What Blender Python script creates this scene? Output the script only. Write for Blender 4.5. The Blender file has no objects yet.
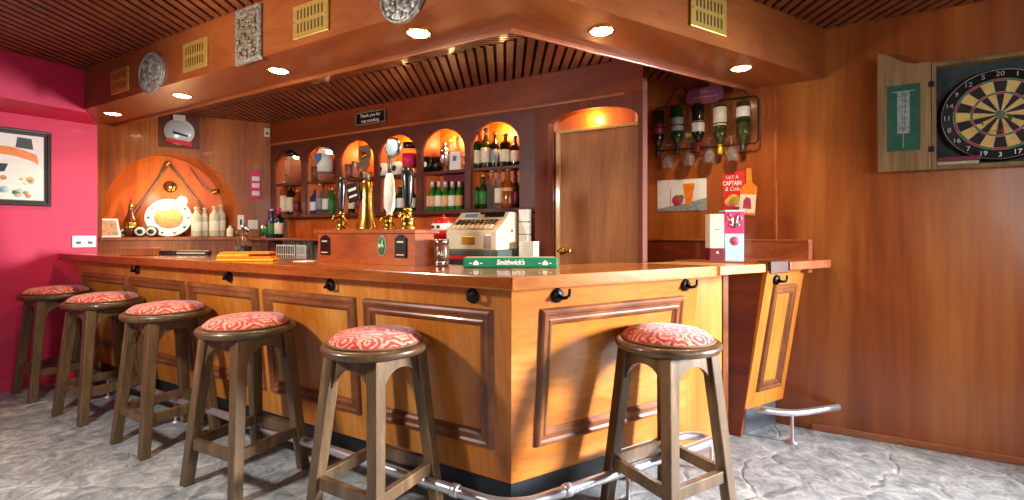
import bpy, bmesh, math, random
from mathutils import Vector, Matrix
random.seed(7)
DLW, GLW, ARW = 21, 1.4, 5        # watts: downlights, globe bulbs, arch lights
S = bpy.context.scene
COL = S.collection
PI = math.pi

# ------------------------------------------------------------------ camera
# world: x runs along the short front of the bar (away to the right),
# y along the long front (away to the left), z up; origin under the worktop corner
F, CX, CY, H = 831.0, 512.0, 233.0, 1.25
# The two bar fronts meet at an obtuse corner.  Everything fixed to the building is laid out in
# skewed plan coordinates (x along the short front, y along the long front) and brought into
# true plan by T(); loose things are built true to shape and only their place goes through T().
KD = 470/831.0
TH = math.radians(45.49)
FWD = Vector((math.sin(TH), math.cos(TH), 0)); RGT = Vector((math.cos(TH), -math.sin(TH), 0))
CAM = Vector((0, 0, H)) - 3.2*FWD
cd = bpy.data.cameras.new('camera'); cam = bpy.data.objects.new('camera', cd); COL.objects.link(cam)
cam.location = CAM; cam.rotation_euler = (PI/2, 0, -TH)
cd.sensor_width = 36; cd.lens = F*KD/1024*36; cd.shift_y = -(250-CY)/1024; cd.clip_start = .05
S.camera = cam

def ray(px, py): return FWD + RGT*((px-CX)/F) + Vector((0, 0, -(py-CY)/F))
def T(p):
    p = Vector(p); q = p - CAM; d = q.dot(FWD)
    r = p + FWD*(d*(KD-1)); r.z = p.z
    return r
def hx(px, py, x): d = ray(px, py); return CAM + d*((x-CAM.x)/d.x)
def hy(px, py, y): d = ray(px, py); return CAM + d*((y-CAM.y)/d.y)
def hz(px, py, z): d = ray(px, py); return CAM + d*((z-CAM.z)/d.z)

# ------------------------------------------------------------------ materials
def srgb(r, g, b):
    f = lambda c: (c/255/12.92) if c/255 <= .04045 else ((c/255+.055)/1.055)**2.4
    return (f(r), f(g), f(b), 1)
MATS = {}
def _mat(name):
    m = bpy.data.materials.new(name); m.use_nodes = True
    nt = m.node_tree; b = nt.nodes['Principled BSDF']; MATS[name] = m
    return m, nt, b
def N(nt, t, **kw):
    n = nt.nodes.new(t)
    for k, v in kw.items(): setattr(n, k, v)
    return n
def coords(nt, scale=(1, 1, 1), rot=(0, 0, 0)):
    tc = N(nt, 'ShaderNodeTexCoord'); mp = N(nt, 'ShaderNodeMapping')
    mp.inputs['Scale'].default_value = scale; mp.inputs['Rotation'].default_value = rot
    nt.links.new(tc.outputs['Object'], mp.inputs['Vector']); return mp.outputs['Vector']
def ramp(nt, fac, stops):
    r = N(nt, 'ShaderNodeValToRGB'); e = r.color_ramp.elements
    while len(e) < len(stops): e.new(.5)
    for i, (p, c) in enumerate(stops): e[i].position = p; e[i].color = c
    nt.links.new(fac, r.inputs['Fac']); return r.outputs['Color']
def plain(name, col, rough=.5, metal=0, coat=0, noise=.12, nscale=30, bump=0, emit=0, trans=0, ior=1.45, spec=.5):
    m, nt, b = _mat(name)
    c = srgb(*col)
    if noise:
        v = coords(nt); n = N(nt, 'ShaderNodeTexNoise'); n.inputs['Scale'].default_value = nscale; n.inputs['Detail'].default_value = 4
        nt.links.new(v, n.inputs['Vector'])
        lo = tuple(x*(1-noise) for x in c[:3])+(1,); hi = tuple(min(1, x*(1+noise)) for x in c[:3])+(1,)
        nt.links.new(ramp(nt, n.outputs['Fac'], [(.3, lo), (.7, hi)]), b.inputs['Base Color'])
        if bump:
            bp = N(nt, 'ShaderNodeBump'); bp.inputs['Strength'].default_value = bump; bp.inputs['Distance'].default_value = .01
            nt.links.new(n.outputs['Fac'], bp.inputs['Height']); nt.links.new(bp.outputs['Normal'], b.inputs['Normal'])
    else: b.inputs['Base Color'].default_value = c
    b.inputs['Roughness'].default_value = rough; b.inputs['Metallic'].default_value = metal
    b.inputs['Coat Weight'].default_value = coat; b.inputs['Coat Roughness'].default_value = .08
    b.inputs['Specular IOR Level'].default_value = spec
    b.inputs['Transmission Weight'].default_value = trans; b.inputs['IOR'].default_value = ior
    if emit: b.inputs['Emission Color'].default_value = c; b.inputs['Emission Strength'].default_value = emit
    return m
def wood(name, dark, mid, light, grain='z', sc=1.0, rough=.3, coat=.3, fine=.35, crough=.08, bands=1.0):
    """streaky veneer; grain = axis the figure runs along"""
    m, nt, b = _mat(name)
    big = {'x': (.35, 3.2, 3.2), 'y': (3.2, .35, 3.2), 'z': (3.2, 3.2, .35), 'd': (2.4, 2.4, 2.4)}[grain]
    v = coords(nt, tuple(k*sc for k in big))
    n = N(nt, 'ShaderNodeTexNoise'); n.inputs['Scale'].default_value = 1.1*bands; n.inputs['Detail'].default_value = 6; n.inputs['Roughness'].default_value = .62; n.inputs['Distortion'].default_value = .6
    nt.links.new(v, n.inputs['Vector'])
    sm = {'x': (2, 70, 70), 'y': (70, 2, 70), 'z': (70, 70, 2), 'd': (20, 20, 20)}[grain]
    v2 = coords(nt, tuple(k*sc for k in sm))
    n2 = N(nt, 'ShaderNodeTexNoise'); n2.inputs['Scale'].default_value = 1; n2.inputs['Detail'].default_value = 3
    nt.links.new(v2, n2.inputs['Vector'])
    base = ramp(nt, n.outputs['Fac'], [(.30, srgb(*dark)), (.5, srgb(*mid)), (.70, srgb(*light))])
    g = ramp(nt, n2.outputs['Fac'], [(.35, (1-fine,)*3+(1,)), (.6, (1, 1, 1, 1))])
    mx = N(nt, 'ShaderNodeMix', data_type='RGBA', blend_type='MULTIPLY'); mx.inputs['Factor'].default_value = 1
    nt.links.new(base, mx.inputs[6]); nt.links.new(g, mx.inputs[7]); nt.links.new(mx.outputs[2], b.inputs['Base Color'])
    b.inputs['Roughness'].default_value = rough; b.inputs['Coat Weight'].default_value = coat; b.inputs['Coat Roughness'].default_value = crough
    bp = N(nt, 'ShaderNodeBump'); bp.inputs['Strength'].default_value = .06; bp.inputs['Distance'].default_value = .004
    nt.links.new(n2.outputs['Fac'], bp.inputs['Height']); nt.links.new(bp.outputs['Normal'], b.inputs['Normal'])
    return m
def glass(name, col, trans=.9, rough=.04):
    return plain(name, col, rough, noise=0, trans=trans, ior=1.3)

wood('panel_wall', (98, 38, 10), (156, 80, 30), (194, 120, 56), 'z', .5, .3, .2, .14)
wood('panel_niche', (124, 58, 16), (164, 84, 26), (188, 108, 38), 'z', 1.2, .35, .2)
wood('orange_veneer', (190, 76, 6), (220, 98, 10), (236, 122, 20), 'z', 1, .45, .05, .12)
wood('counter_veneer', (168, 88, 26), (203, 122, 42), (226, 154, 74), 'x', .62, .32, .2, .2)
wood('counter_veneer_upright', (168, 88, 26), (203, 122, 42), (226, 154, 74), 'z', .62, .32, .2, .2)
wood('moulding', (98, 50, 24), (134, 76, 38), (162, 102, 58), 'd', 1, .34, .15, .2)
wood('worktop', (132, 56, 14), (160, 78, 24), (184, 106, 42), 'y', .9, .22, .5, .2, .05)
wood('worktop_cross_lit', (152, 84, 32), (184, 110, 48), (208, 138, 70), 'x', .9, .22, .5, .2, .05)  # short run: worktop wood lightened to carry the light from the right
wood('blond', (196, 130, 66), (218, 160, 90), (232, 184, 116), 'x', 1, .3, .3, .2)
wood('soffit_wood', (128, 62, 28), (148, 76, 34), (166, 92, 44), 'y', 1.1, .35, .25, .15)
wood('soffit_wood_cross', (134, 66, 24), (158, 84, 34), (178, 102, 46), 'x', 1.1, .35, .25, .15)
wood('mahogany', (70, 24, 10), (94, 36, 14), (114, 48, 20), 'y', 1, .5, .05, .2)
wood('mahogany_red', (98, 36, 10), (126, 50, 15), (146, 66, 22), 'y', 1, .42, .08, .2)
wood('slat', (100, 52, 26), (128, 68, 36), (150, 86, 48), 'd', 2, .5, .1, .2)
plain('slat_gap', (46, 22, 14), .9)
wood('stool_wood', (72, 52, 32), (102, 77, 50), (136, 106, 70), 'z', 3, .42, .2, .3)
wood('stool_rim', (66, 46, 28), (94, 66, 42), (120, 90, 58), 'd', 2, .35, .3, .3)
wood('door_wood', (136, 80, 34), (164, 100, 46), (184, 122, 62), 'z', 2.2, .55, 0, .25)
wood('weathered', (104, 80, 50), (140, 110, 70), (168, 138, 94), 'z', 2, .7, 0, .3)
wood('ledge_wood', (140, 66, 32), (168, 88, 44), (190, 112, 62), 'y', 1.5, .3, .3, .2)
wood('skirting', (150, 84, 52), (172, 104, 68), (190, 124, 86), 'y', 2, .5, .05, .25)
plain('pink_paint', (214, 30, 82), .5, noise=.05, nscale=6, coat=.05)
plain('plinth_black', (34, 38, 44), .45)
plain('plinth_steel', (92, 100, 108), .4, .3)
plain('iron', (22, 22, 22), .45, .4)
plain('chrome', (214, 214, 218), .3, .82, noise=.04)
plain('brass', (206, 160, 72), .25, 1, noise=.1)
plain('brass_vent', (214, 178, 90), .38, .65, noise=.1)
plain('vent_dark', (78, 56, 22), .7)
plain('pewter', (158, 156, 148), .4, .45, noise=.5, nscale=60, bump=.8)
plain('pewter_brown', (136, 118, 98), .45, .4, noise=.6, nscale=90, bump=.9)
plain('white_plastic', (232, 230, 226), .35, noise=.03)
plain('white_paper', (238, 236, 230), .6, noise=.03)
plain('cream', (232, 222, 196), .5, noise=.08)
plain('braid', (120, 84, 56), .7)
plain('beige', (206, 196, 172), .45, noise=.06)
plain('grey_green', (72, 88, 84), .5)
plain('black', (16, 16, 18), .28, noise=.1, coat=.3)
plain('charcoal', (40, 42, 46), .4)
plain('red', (204, 26, 24), .3, coat=.4, noise=.05)
plain('pink_card', (224, 40, 104), .5, noise=.1)
plain('maroon', (112, 26, 44), .4, noise=.15)
plain('purple', (112, 50, 84), .5, noise=.2)
plain('green_runner', (12, 122, 84), .55, noise=.08)
plain('green_oval', (34, 118, 70), .35)
plain('orange_cloth', (236, 128, 24), .8, noise=.15, nscale=80, bump=.4)
plain('yellow_cloth', (240, 186, 44), .8, noise=.15, nscale=80, bump=.4)
plain('leather', (74, 38, 24), .45)
plain('poster_pale', (228, 232, 234), .5, noise=.06)
plain('poster_grey', (140, 150, 152), .5, noise=.3, nscale=60)
plain('poster_red', (206, 40, 40), .45, noise=.08)
plain('beer_amber', (236, 130, 40), .35, noise=.2)
plain('peach', (236, 176, 120), .45, noise=.15)
plain('raspberry', (176, 60, 84), .5, noise=.4, nscale=120)
plain('leaf', (56, 130, 60), .5)
plain('pale_blue', (170, 200, 212), .4, noise=.06)
plain('sky_blue', (60, 130, 190), .4, noise=.1)
plain('stoneware', (196, 186, 158), .5, noise=.18, nscale=24)
plain('brown_glass', (96, 44, 22), .15, coat=.5)
plain('white_china', (240, 236, 226), .2, coat=.5, noise=.03)
plain('skin_orange', (226, 150, 92), .5, noise=.3, nscale=50)
plain('tan_picture', (200, 150, 110), .6, noise=.35, nscale=40)
plain('board_black', (28, 27, 26), .6)
plain('board_cream', (226, 190, 112), .7)
plain('board_red', (190, 40, 60), .7)
plain('board_green', (40, 130, 80), .7)
plain('board_wire', (190, 190, 186), .35, .8)
plain('chalk_green', (40, 92, 72), .75, noise=.2, nscale=14)
plain('dart_backing', (52, 62, 66), .7, noise=.25)
plain('mirror', (196, 200, 200), .25, .25, noise=.05)
plain('silver', (196, 196, 192), .22, 1, noise=.05)
wood('post_wood', (88, 32, 10), (112, 44, 15), (130, 58, 22), 'z', 1, .65, 0, .2)
wood('tap_wood', (146, 64, 16), (180, 86, 24), (204, 112, 38), 'y', 1, .35, .15, .15)
plain('bottle_green', (14, 66, 24), .1, coat=.6, noise=.05, trans=.25)
plain('bottle_bright_green', (30, 140, 50), .1, coat=.6, noise=.05, trans=.3)
plain('bottle_dark', (20, 24, 16), .1, coat=.6, noise=.05)
plain('bottle_olive', (62, 68, 20), .1, coat=.6, noise=.15, trans=.25)
plain('bottle_amber', (176, 92, 28), .1, coat=.6, noise=.05, trans=.3)
plain('bottle_blue', (28, 60, 130), .1, coat=.6, noise=.05, trans=.2)
plain('foil_gold', (222, 180, 50), .35, .6)
plain('foil_pale', (220, 218, 206), .4, .3)
glass('clear_glass', (238, 240, 240), .93)
plain('liquor_clear', (232, 230, 224), .03, noise=0, trans=.92, ior=1.12)
plain('jar_brown', (92, 58, 40), .3)
plain('bulb', (255, 214, 150), .3, noise=0, emit=38)
plain('globe_bulb', (255, 222, 160), .3, noise=0, emit=15)
plain('bulb_soft', (255, 240, 215), .3, noise=0, emit=230)
plain('mount_white', (238, 236, 226), .6, noise=.05)
plain('frame_dark', (46, 38, 34), .4)

def floor_mat():
    m, nt, b = _mat('flagstone')
    v = coords(nt, (1, 1, 1), (0, 0, .5))
    wn = N(nt, 'ShaderNodeTexNoise'); wn.inputs['Scale'].default_value = 2.2; wn.inputs['Detail'].default_value = 3; nt.links.new(v, wn.inputs['Vector'])
    ad = N(nt, 'ShaderNodeMix', data_type='RGBA', blend_type='LINEAR_LIGHT'); ad.inputs['Factor'].default_value = .26
    nt.links.new(v, ad.inputs[6]); nt.links.new(wn.outputs['Color'], ad.inputs[7])
    vo = N(nt, 'ShaderNodeTexVoronoi', feature='DISTANCE_TO_EDGE'); vo.inputs['Scale'].default_value = 2.3; nt.links.new(ad.outputs[2], vo.inputs['Vector'])
    vc = N(nt, 'ShaderNodeTexVoronoi', feature='F1'); vc.inputs['Scale'].default_value = 2.3; nt.links.new(ad.outputs[2], vc.inputs['Vector'])
    n = N(nt, 'ShaderNodeTexNoise'); n.inputs['Scale'].default_value = 9; n.inputs['Detail'].default_value = 14; n.inputs['Roughness'].default_value = .76; n.inputs['Distortion'].default_value = 1.2; nt.links.new(v, n.inputs['Vector'])
    stone = ramp(nt, n.outputs['Fac'], [(.34, srgb(104, 112, 118)), (.5, srgb(156, 162, 166)), (.64, srgb(206, 209, 210))])
    bw = N(nt, 'ShaderNodeRGBToBW'); nt.links.new(vc.outputs['Color'], bw.inputs['Color'])
    tint = ramp(nt, bw.outputs['Val'], [(.2, (.8, .81, .83, 1)), (.8, (1, 1, 1, 1))])
    mx = N(nt, 'ShaderNodeMix', data_type='RGBA', blend_type='MULTIPLY'); mx.inputs['Factor'].default_value = 1
    nt.links.new(stone, mx.inputs[6]); nt.links.new(tint, mx.inputs[7])
    n3 = N(nt, 'ShaderNodeTexNoise'); n3.inputs['Scale'].default_value = 1.7; n3.inputs['Detail'].default_value = 2; nt.links.new(v, n3.inputs['Vector'])
    jc = ramp(nt, n3.outputs['Fac'], [(.42, srgb(112, 114, 116)), (.58, srgb(200, 202, 202))])
    e = ramp(nt, vo.outputs['Distance'], [(.001, (.55, .55, .55, 1)), (.016, (0, 0, 0, 1))])
    m2 = N(nt, 'ShaderNodeMix', data_type='RGBA'); nt.links.new(e, m2.inputs['Factor']); nt.links.new(mx.outputs[2], m2.inputs[6]); nt.links.new(jc, m2.inputs[7])
    nt.links.new(m2.outputs[2], b.inputs['Base Color']); b.inputs['Roughness'].default_value = .48
    h = ramp(nt, vo.outputs['Distance'], [(.0, (0, 0, 0, 1)), (.05, (.6, .6, .6, 1))])
    hm = N(nt, 'ShaderNodeMix', data_type='RGBA', blend_type='ADD'); hm.inputs['Factor'].default_value = .6
    nt.links.new(h, hm.inputs[6]); nt.links.new(n.outputs['Fac'], hm.inputs[7])
    bp = N(nt, 'ShaderNodeBump'); bp.inputs['Strength'].default_value = .55; bp.inputs['Distance'].default_value = .012
    nt.links.new(hm.outputs[2], bp.inputs['Height']); nt.links.new(bp.outputs['Normal'], b.inputs['Normal'])
floor_mat()
def fabric_mat():
    m, nt, b = _mat('damask')
    v = coords(nt)
    vo = N(nt, 'ShaderNodeTexVoronoi', feature='F1'); vo.inputs['Scale'].default_value = 11; nt.links.new(v, vo.inputs['Vector'])
    ns = N(nt, 'ShaderNodeTexNoise'); ns.inputs['Scale'].default_value = 16; ns.inputs['Detail'].default_value = 1.5; ns.inputs['Distortion'].default_value = 2.2; nt.links.new(v, ns.inputs['Vector'])
    a = N(nt, 'ShaderNodeMath', operation='MULTIPLY'); a.inputs[1].default_value = 26; nt.links.new(vo.outputs['Distance'], a.inputs[0])
    a2 = N(nt, 'ShaderNodeMath', operation='MULTIPLY_ADD'); a2.inputs[1].default_value = 9; nt.links.new(ns.outputs['Fac'], a2.inputs[0]); nt.links.new(a.outputs[0], a2.inputs[2])
    s = N(nt, 'ShaderNodeMath', operation='SINE'); nt.links.new(a2.outputs[0], s.inputs[0])
    mr = N(nt, 'ShaderNodeMapRange'); mr.inputs['From Min'].default_value = -1; nt.links.new(s.outputs[0], mr.inputs['Value'])
    c = ramp(nt, mr.outputs[0], [(.58, srgb(192, 42, 52)), (.72, srgb(226, 158, 128))])
    nt.links.new(c, b.inputs['Base Color']); b.inputs['Roughness'].default_value = .85; b.inputs['Sheen Weight'].default_value = .3
    bp = N(nt, 'ShaderNodeBump'); bp.inputs['Strength'].default_value = .25; bp.inputs['Distance'].default_value = .003
    nt.links.new(mr.outputs[0], bp.inputs['Height']); nt.links.new(bp.outputs['Normal'], b.inputs['Normal'])
fabric_mat()

# ------------------------------------------------------------------ mesh helpers
WORLD = set()
class MB:
    def __init__(s): s.bm = bmesh.new(); s.slots = []
    def _mi(s, m):
        if m is None: return 0
        if m not in s.slots: s.slots.append(m)
        return s.slots.index(m)
    def _face(s, vs, mi=0, smooth=False):
        try:
            f = s.bm.faces.new(vs); f.material_index = mi; f.smooth = smooth; return f
        except ValueError: return None
    def box(s, x0, x1, y0, y1, z0, z1, bev=0, m=None, M=None, seg=2):
        mi = s._mi(m)
        r = bmesh.ops.create_cube(s.bm, size=1)
        vs = r['verts']
        for v in vs: v.co = Vector(((x0+x1)/2+v.co.x*(x1-x0), (y0+y1)/2+v.co.y*(y1-y0), (z0+z1)/2+v.co.z*(z1-z0)))
        fs = {f for v in vs for f in v.link_faces}
        for f in fs: f.material_index = mi
        if M is not None:
            for v in vs: v.co = M @ v.co
        if bev:
            es = list({e for v in vs for e in v.link_edges})
            r = bmesh.ops.bevel(s.bm, geom=es, offset=bev, segments=seg, affect='EDGES', profile=.5)
            for f in r['faces']: f.material_index = mi
        return s
    def hexa(s, bot, top, m=None, bev=0):
        """solid between two quads of 3-D points"""
        mi = s._mi(m); n = len(bot)
        b = [s.bm.verts.new(p) for p in bot]; t = [s.bm.verts.new(p) for p in top]
        fs = [s._face(b[::-1], mi), s._face(t, mi)]
        for i in range(n): fs.append(s._face([b[i], b[(i+1) % n], t[(i+1) % n], t[i]], mi))
        if bev:
            es = list({e for v in b+t for e in v.link_edges})
            r = bmesh.ops.bevel(s.bm, geom=es, offset=bev, segments=2, affect='EDGES', profile=.5)
            for f in r['faces']: f.material_index = mi
        return s
    def prism(s, poly, a0, a1, axis='y', m=None, bev=0):
        """polygon in the plane across 'axis', extruded from a0 to a1"""
        P = {'y': lambda p, a: (p[0], a, p[1]), 'x': lambda p, a: (a, p[0], p[1]), 'z': lambda p, a: (p[0], p[1], a)}[axis]
        return s.hexa([P(p, a0) for p in poly], [P(p, a1) for p in poly], m, bev)
    def lathe(s, prof, c=(0, 0, 0), seg=20, m=None, M=None, sx=1, sy=1, smooth=True, cap=True):
        mi = s._mi(m); rings = []
        for r, z in prof:
            if r <= 1e-6:
                co = [Vector((c[0], c[1], c[2]+z))]
            else:
                co = [Vector((c[0]+r*sx*math.cos(2*PI*i/seg), c[1]+r*sy*math.sin(2*PI*i/seg), c[2]+z)) for i in range(seg)]
            if M is not None: co = [M @ p for p in co]
            rings.append([s.bm.verts.new(p) for p in co])
        for a, b in zip(rings, rings[1:]):
            for i in range(seg):
                j = (i+1) % seg
                if len(a) == 1 and len(b) == 1: break
                if len(a) == 1: s._face([a[0], b[j], b[i]], mi, smooth)
                elif len(b) == 1: s._face([a[i], a[j], b[0]], mi, smooth)
                else: s._face([a[i], a[j], b[j], b[i]], mi, smooth)
        if cap and len(rings[0]) > 1: s._face(rings[0][::-1], mi)
        if cap and len(rings[-1]) > 1: s._face(rings[-1], mi)
        return s
    def tube(s, pts, r, seg=10, m=None, closed=False):
        mi = s._mi(m); pts = [Vector(p) for p in pts]; n = len(pts); rings = []
        rr = r if isinstance(r, (list, tuple)) else [r]*n
        up = None
        for i, p in enumerate(pts):
            t = (pts[(i+1) % n] - pts[i-1]) if closed else (pts[min(i+1, n-1)] - pts[max(i-1, 0)])
            t.normalize()
            if up is None:
                up = Vector((0, 0, 1)) if abs(t.z) < .9 else Vector((1, 0, 0))
            a = t.cross(up).normalized(); up = a.cross(t).normalized()
            rings.append([s.bm.verts.new(p + a*rr[i]*math.cos(2*PI*k/seg) + up*rr[i]*math.sin(2*PI*k/seg)) for k in range(seg)])
        pr = list(zip(rings, rings[1:])) + ([(rings[-1], rings[0])] if closed else [])
        for a, b in pr:
            for k in range(seg): s._face([a[k], a[(k+1) % seg], b[(k+1) % seg], b[k]], mi, True)
        if not closed: s._face(rings[0][::-1], mi); s._face(rings[-1], mi)
        return s
    def frame(s, q, nrm, prof, m=None):
        """moulding round the quad q (3-D corners in order); prof = (inset, height) steps"""
        mi = s._mi(m); q = [Vector(p) for p in q]; nrm = Vector(nrm).normalized(); loops = []
        for t, h in prof:
            L = []
            for i in range(4):
                e1 = (q[(i+1) % 4]-q[i]).normalized(); e2 = (q[i-1]-q[i]).normalized()
                L.append(s.bm.verts.new(q[i] + (e1+e2)*t + nrm*h))
            loops.append(L)
        for a, b in zip(loops, loops[1:]):
            for i in range(4): s._face([a[i], a[(i+1) % 4], b[(i+1) % 4], b[i]], mi)
        return s
    def text(s, body, size, x, z, y, m=None, squash=1.0, shear=0.0, align='CENTER', depth=.0012, bold=0.0):
        """lettering standing in the local x-z plane, facing -y"""
        mi = s._mi(m)
        cu = bpy.data.curves.new('lettering', 'FONT'); cu.body = body; cu.size = size; cu.align_x = align; cu.align_y = 'CENTER'
        cu.extrude = depth/2; cu.shear = shear; cu.offset = bold; cu.resolution_u = 3
        o = bpy.data.objects.new('lettering', cu); COL.objects.link(o)
        dg = bpy.context.evaluated_depsgraph_get(); me = bpy.data.meshes.new_from_object(o.evaluated_get(dg))
        bpy.data.objects.remove(o); bpy.data.curves.remove(cu)
        nf = len(s.bm.faces); nv = len(s.bm.verts)
        s.bm.from_mesh(me); bpy.data.meshes.remove(me)
        s.bm.verts.ensure_lookup_table(); s.bm.faces.ensure_lookup_table()
        for v in s.bm.verts[nv:]: v.co = Vector((x+v.co.x*squash, y-v.co.z, z+v.co.y))
        for f in s.bm.faces[nf:]: f.material_index = mi
        return s
    def ball(s, c, r, m=None, seg=14, sz=1.0):
        k = 8
        return s.lathe([(r*math.sin(PI*i/k) if 0 < i < k else 0, -r*sz*math.cos(PI*i/k)) for i in range(k+1)], c, seg, m)
    def build(s, name, mat=None, parent=None, loc=None, rotz=0, kind=None, world=None):
        if world is None: world = loc is None and (parent is None or parent.name in WORLD)
        if world:
            for v in s.bm.verts: v.co = T(v.co)
        bmesh.ops.recalc_face_normals(s.bm, faces=s.bm.faces)
        me = bpy.data.meshes.new(name); s.bm.to_mesh(me); s.bm.free()
        if s.slots:
            for m in s.slots: me.materials.append(MATS[m])
        if mat and not s.slots: me.materials.append(MATS[mat])
        o = bpy.data.objects.new(name, me); COL.objects.link(o)
        if parent is not None: o.parent = parent
        if loc is not None: o.location = loc
        o.rotation_euler.z = rotz
        if kind: o['kind'] = kind
        if world: WORLD.add(o.name)
        return o

def tag(o, label, cat, group=None):
    o['label'] = label; o['category'] = cat
    if group: o['group'] = group
    return o
def thing(name, label, cat, loc=None, rotz=0, group=None):
    o = bpy.data.objects.new(name, None); COL.objects.link(o); o.empty_display_size = .05
    if loc is None: loc = (0, 0, 0); WORLD.add(o.name)
    o.location = loc; o.rotation_euler.z = rotz
    return tag(o, label, cat, group)
def dup(root, loc, rotz=None, label=None):
    r = root.copy(); COL.objects.link(r); r.location = loc
    if rotz is not None: r.rotation_euler.z = rotz
    if label: r['label'] = label
    for ch in list(root.children):
        c = ch.copy(); COL.objects.link(c); c.parent = r
        for g in list(ch.children):
            d = g.copy(); COL.objects.link(d); d.parent = c
    return r
_d = T((0, -1, 0)) - T((0, 0, 0)); WX = math.atan2(_d.y, _d.x)     # turn of a thing on the right wall, back bar or long front
_d = T((1, 0, 0)) - T((0, 0, 0)); WY = math.atan2(_d.y, _d.x)      # turn of a thing on the niche wall or short front
WD = -TH                                                           # turned square to the middle of the room

def arch_pts(x0, x1, zs, zt, n=16):
    """points over an arch from (x1,zs) to (x0,zs)"""
    cx, a, b = (x0+x1)/2, (x1-x0)/2, zt-zs
    return [(cx+a*math.cos(PI*i/n), zs+b*math.sin(PI*i/n)) for i in range(n+1)]

# ------------------------------------------------------------------ setting
RW = 2.83          # right wall plane x
NW = 5.50          # niche wall plane y
BB = 2.06          # back-bar front plane x
ZC, ZS, ZI = 2.53, 2.22, 2.37
PK = Vector((.38, 5.5)); PD = Vector((-.927, -.375)).normalized()
PD = Vector((-.83, -.335)).normalized()
LW = -4.6
pk_end = PK + PD*((LW-PK.x)/PD.x)
FRY = -6.0

MB().box(LW-.2, RW+.2, FRY-.2, 6.2, -.1, 0).build('floor', 'flagstone', kind='structure')
# right wall, with a window further along (out of the frame, lights the room)
WIN_R = (-5.0, -3.4, .75, 2.2)
m = MB()
m.box(RW, RW+.12, WIN_R[1], 1.5, 0, 2.6); m.box(RW, RW+.12, FRY, WIN_R[0], 0, 2.6)
m.box(RW, RW+.12, WIN_R[0], WIN_R[1], 0, WIN_R[2]); m.box(RW, RW+.12, WIN_R[0], WIN_R[1], WIN_R[3], 2.6)
m.build('wall_right', 'panel_wall', kind='structure')
MB().box(BB+.32, RW, 1.5, 1.6, 0, 2.6).build('wall_passage', 'mahogany', kind='structure')
def window(name, M, w, h):
    fr = MB()
    t = .05
    for b in ((-w/2, w/2, -h/2, -h/2+t), (-w/2, w/2, h/2-t, h/2), (-w/2, -w/2+t, -h/2, h/2), (w/2-t, w/2, -h/2, h/2), (-.02, .02, -h/2, h/2), (-w/2, w/2, -.02, .02)):
        fr.box(b[0], b[1], -.03, .03, b[2], b[3], M=M)
    o = fr.build(name, 'white_plastic', kind='structure')
    MB().box(-w/2+t, w/2-t, -.004, .004, -h/2+t, h/2-t, M=M).build('pane', 'clear_glass', o)
    return o
window('window_1', Matrix.Translation((RW+.06, (WIN_R[0]+WIN_R[1])/2, (WIN_R[2]+WIN_R[3])/2)) @ Matrix.Rotation(PI/2, 4, 'Z'), WIN_R[1]-WIN_R[0], WIN_R[3]-WIN_R[2])
# left wall with a window, front wall with a window added for the front fill (behind the camera)
WIN_L = (1.0, 3.1, .8, 2.2)
m = MB()
m.box(LW-.12, LW, WIN_L[1], pk_end.y+.1, 0, 2.6); m.box(LW-.12, LW, FRY, WIN_L[0], 0, 2.6)
m.box(LW-.12, LW, WIN_L[0], WIN_L[1], 0, WIN_L[2]); m.box(LW-.12, LW, WIN_L[0], WIN_L[1], WIN_L[3], 2.6)
m.build('wall_left', 'mahogany', kind='structure')
window('window_2', Matrix.Translation((LW-.06, (WIN_L[0]+WIN_L[1])/2, (WIN_L[2]+WIN_L[3])/2)) @ Matrix.Rotation(PI/2, 4, 'Z'), WIN_L[1]-WIN_L[0], WIN_L[3]-WIN_L[2])
WIN_F = (-3.6, -1.0, .8, 2.2)
m = MB()
m.box(LW, WIN_F[0], FRY-.12, FRY, 0, 2.6); m.box(WIN_F[1], RW, FRY-.12, FRY, 0, 2.6)
m.box(WIN_F[0], WIN_F[1], FRY-.12, FRY, 0, WIN_F[2]); m.box(WIN_F[0], WIN_F[1], FRY-.12, FRY, WIN_F[3], 2.6)
m.build('wall_front', 'mahogany', kind='structure')
window('window_3', Matrix.Translation(((WIN_F[0]+WIN_F[1])/2, FRY-.06, (WIN_F[2]+WIN_F[3])/2)), WIN_F[1]-WIN_F[0], WIN_F[3]-WIN_F[2])
# pink wall, at an angle, and the pink bulkhead over it
pn = Vector((-PD.y, PD.x))                      # away from the room
if pn.y < 0: pn = -pn
a, b_ = PK - PD*.0, pk_end
MB().hexa([(a.x, a.y, 0), (b_.x, b_.y, 0), (b_.x+pn.x*.12, b_.y+pn.y*.12, 0), (a.x+pn.x*.12, a.y+pn.y*.12, 0)],
          [(a.x, a.y, 2.6), (b_.x, b_.y, 2.6), (b_.x+pn.x*.12, b_.y+pn.y*.12, 2.6), (a.x+pn.x*.12, a.y+pn.y*.12, 2.6)]).build('wall_pink', 'pink_paint', kind='structure')
MB().hexa([(a.x-.02, a.y-.0085, 0), (b_.x, b_.y, 0), (b_.x-pn.x*.018, b_.y-pn.y*.018, 0), (a.x-.02-pn.x*.018, a.y-.0085-pn.y*.018, 0)],
          [(a.x-.02, a.y-.0085, .09), (b_.x, b_.y, .09), (b_.x-pn.x*.012, b_.y-pn.y*.012, .09), (a.x-.02-pn.x*.012, a.y-.0085-pn.y*.012, .09)]).build('baseboard_pink', 'pink_paint', kind='structure')
B0 = Vector((.034, 4.744)); BD = Vector((-.686, -.372)).normalized(); B1 = B0 + BD*((LW-B0.x)/BD.x)
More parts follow.
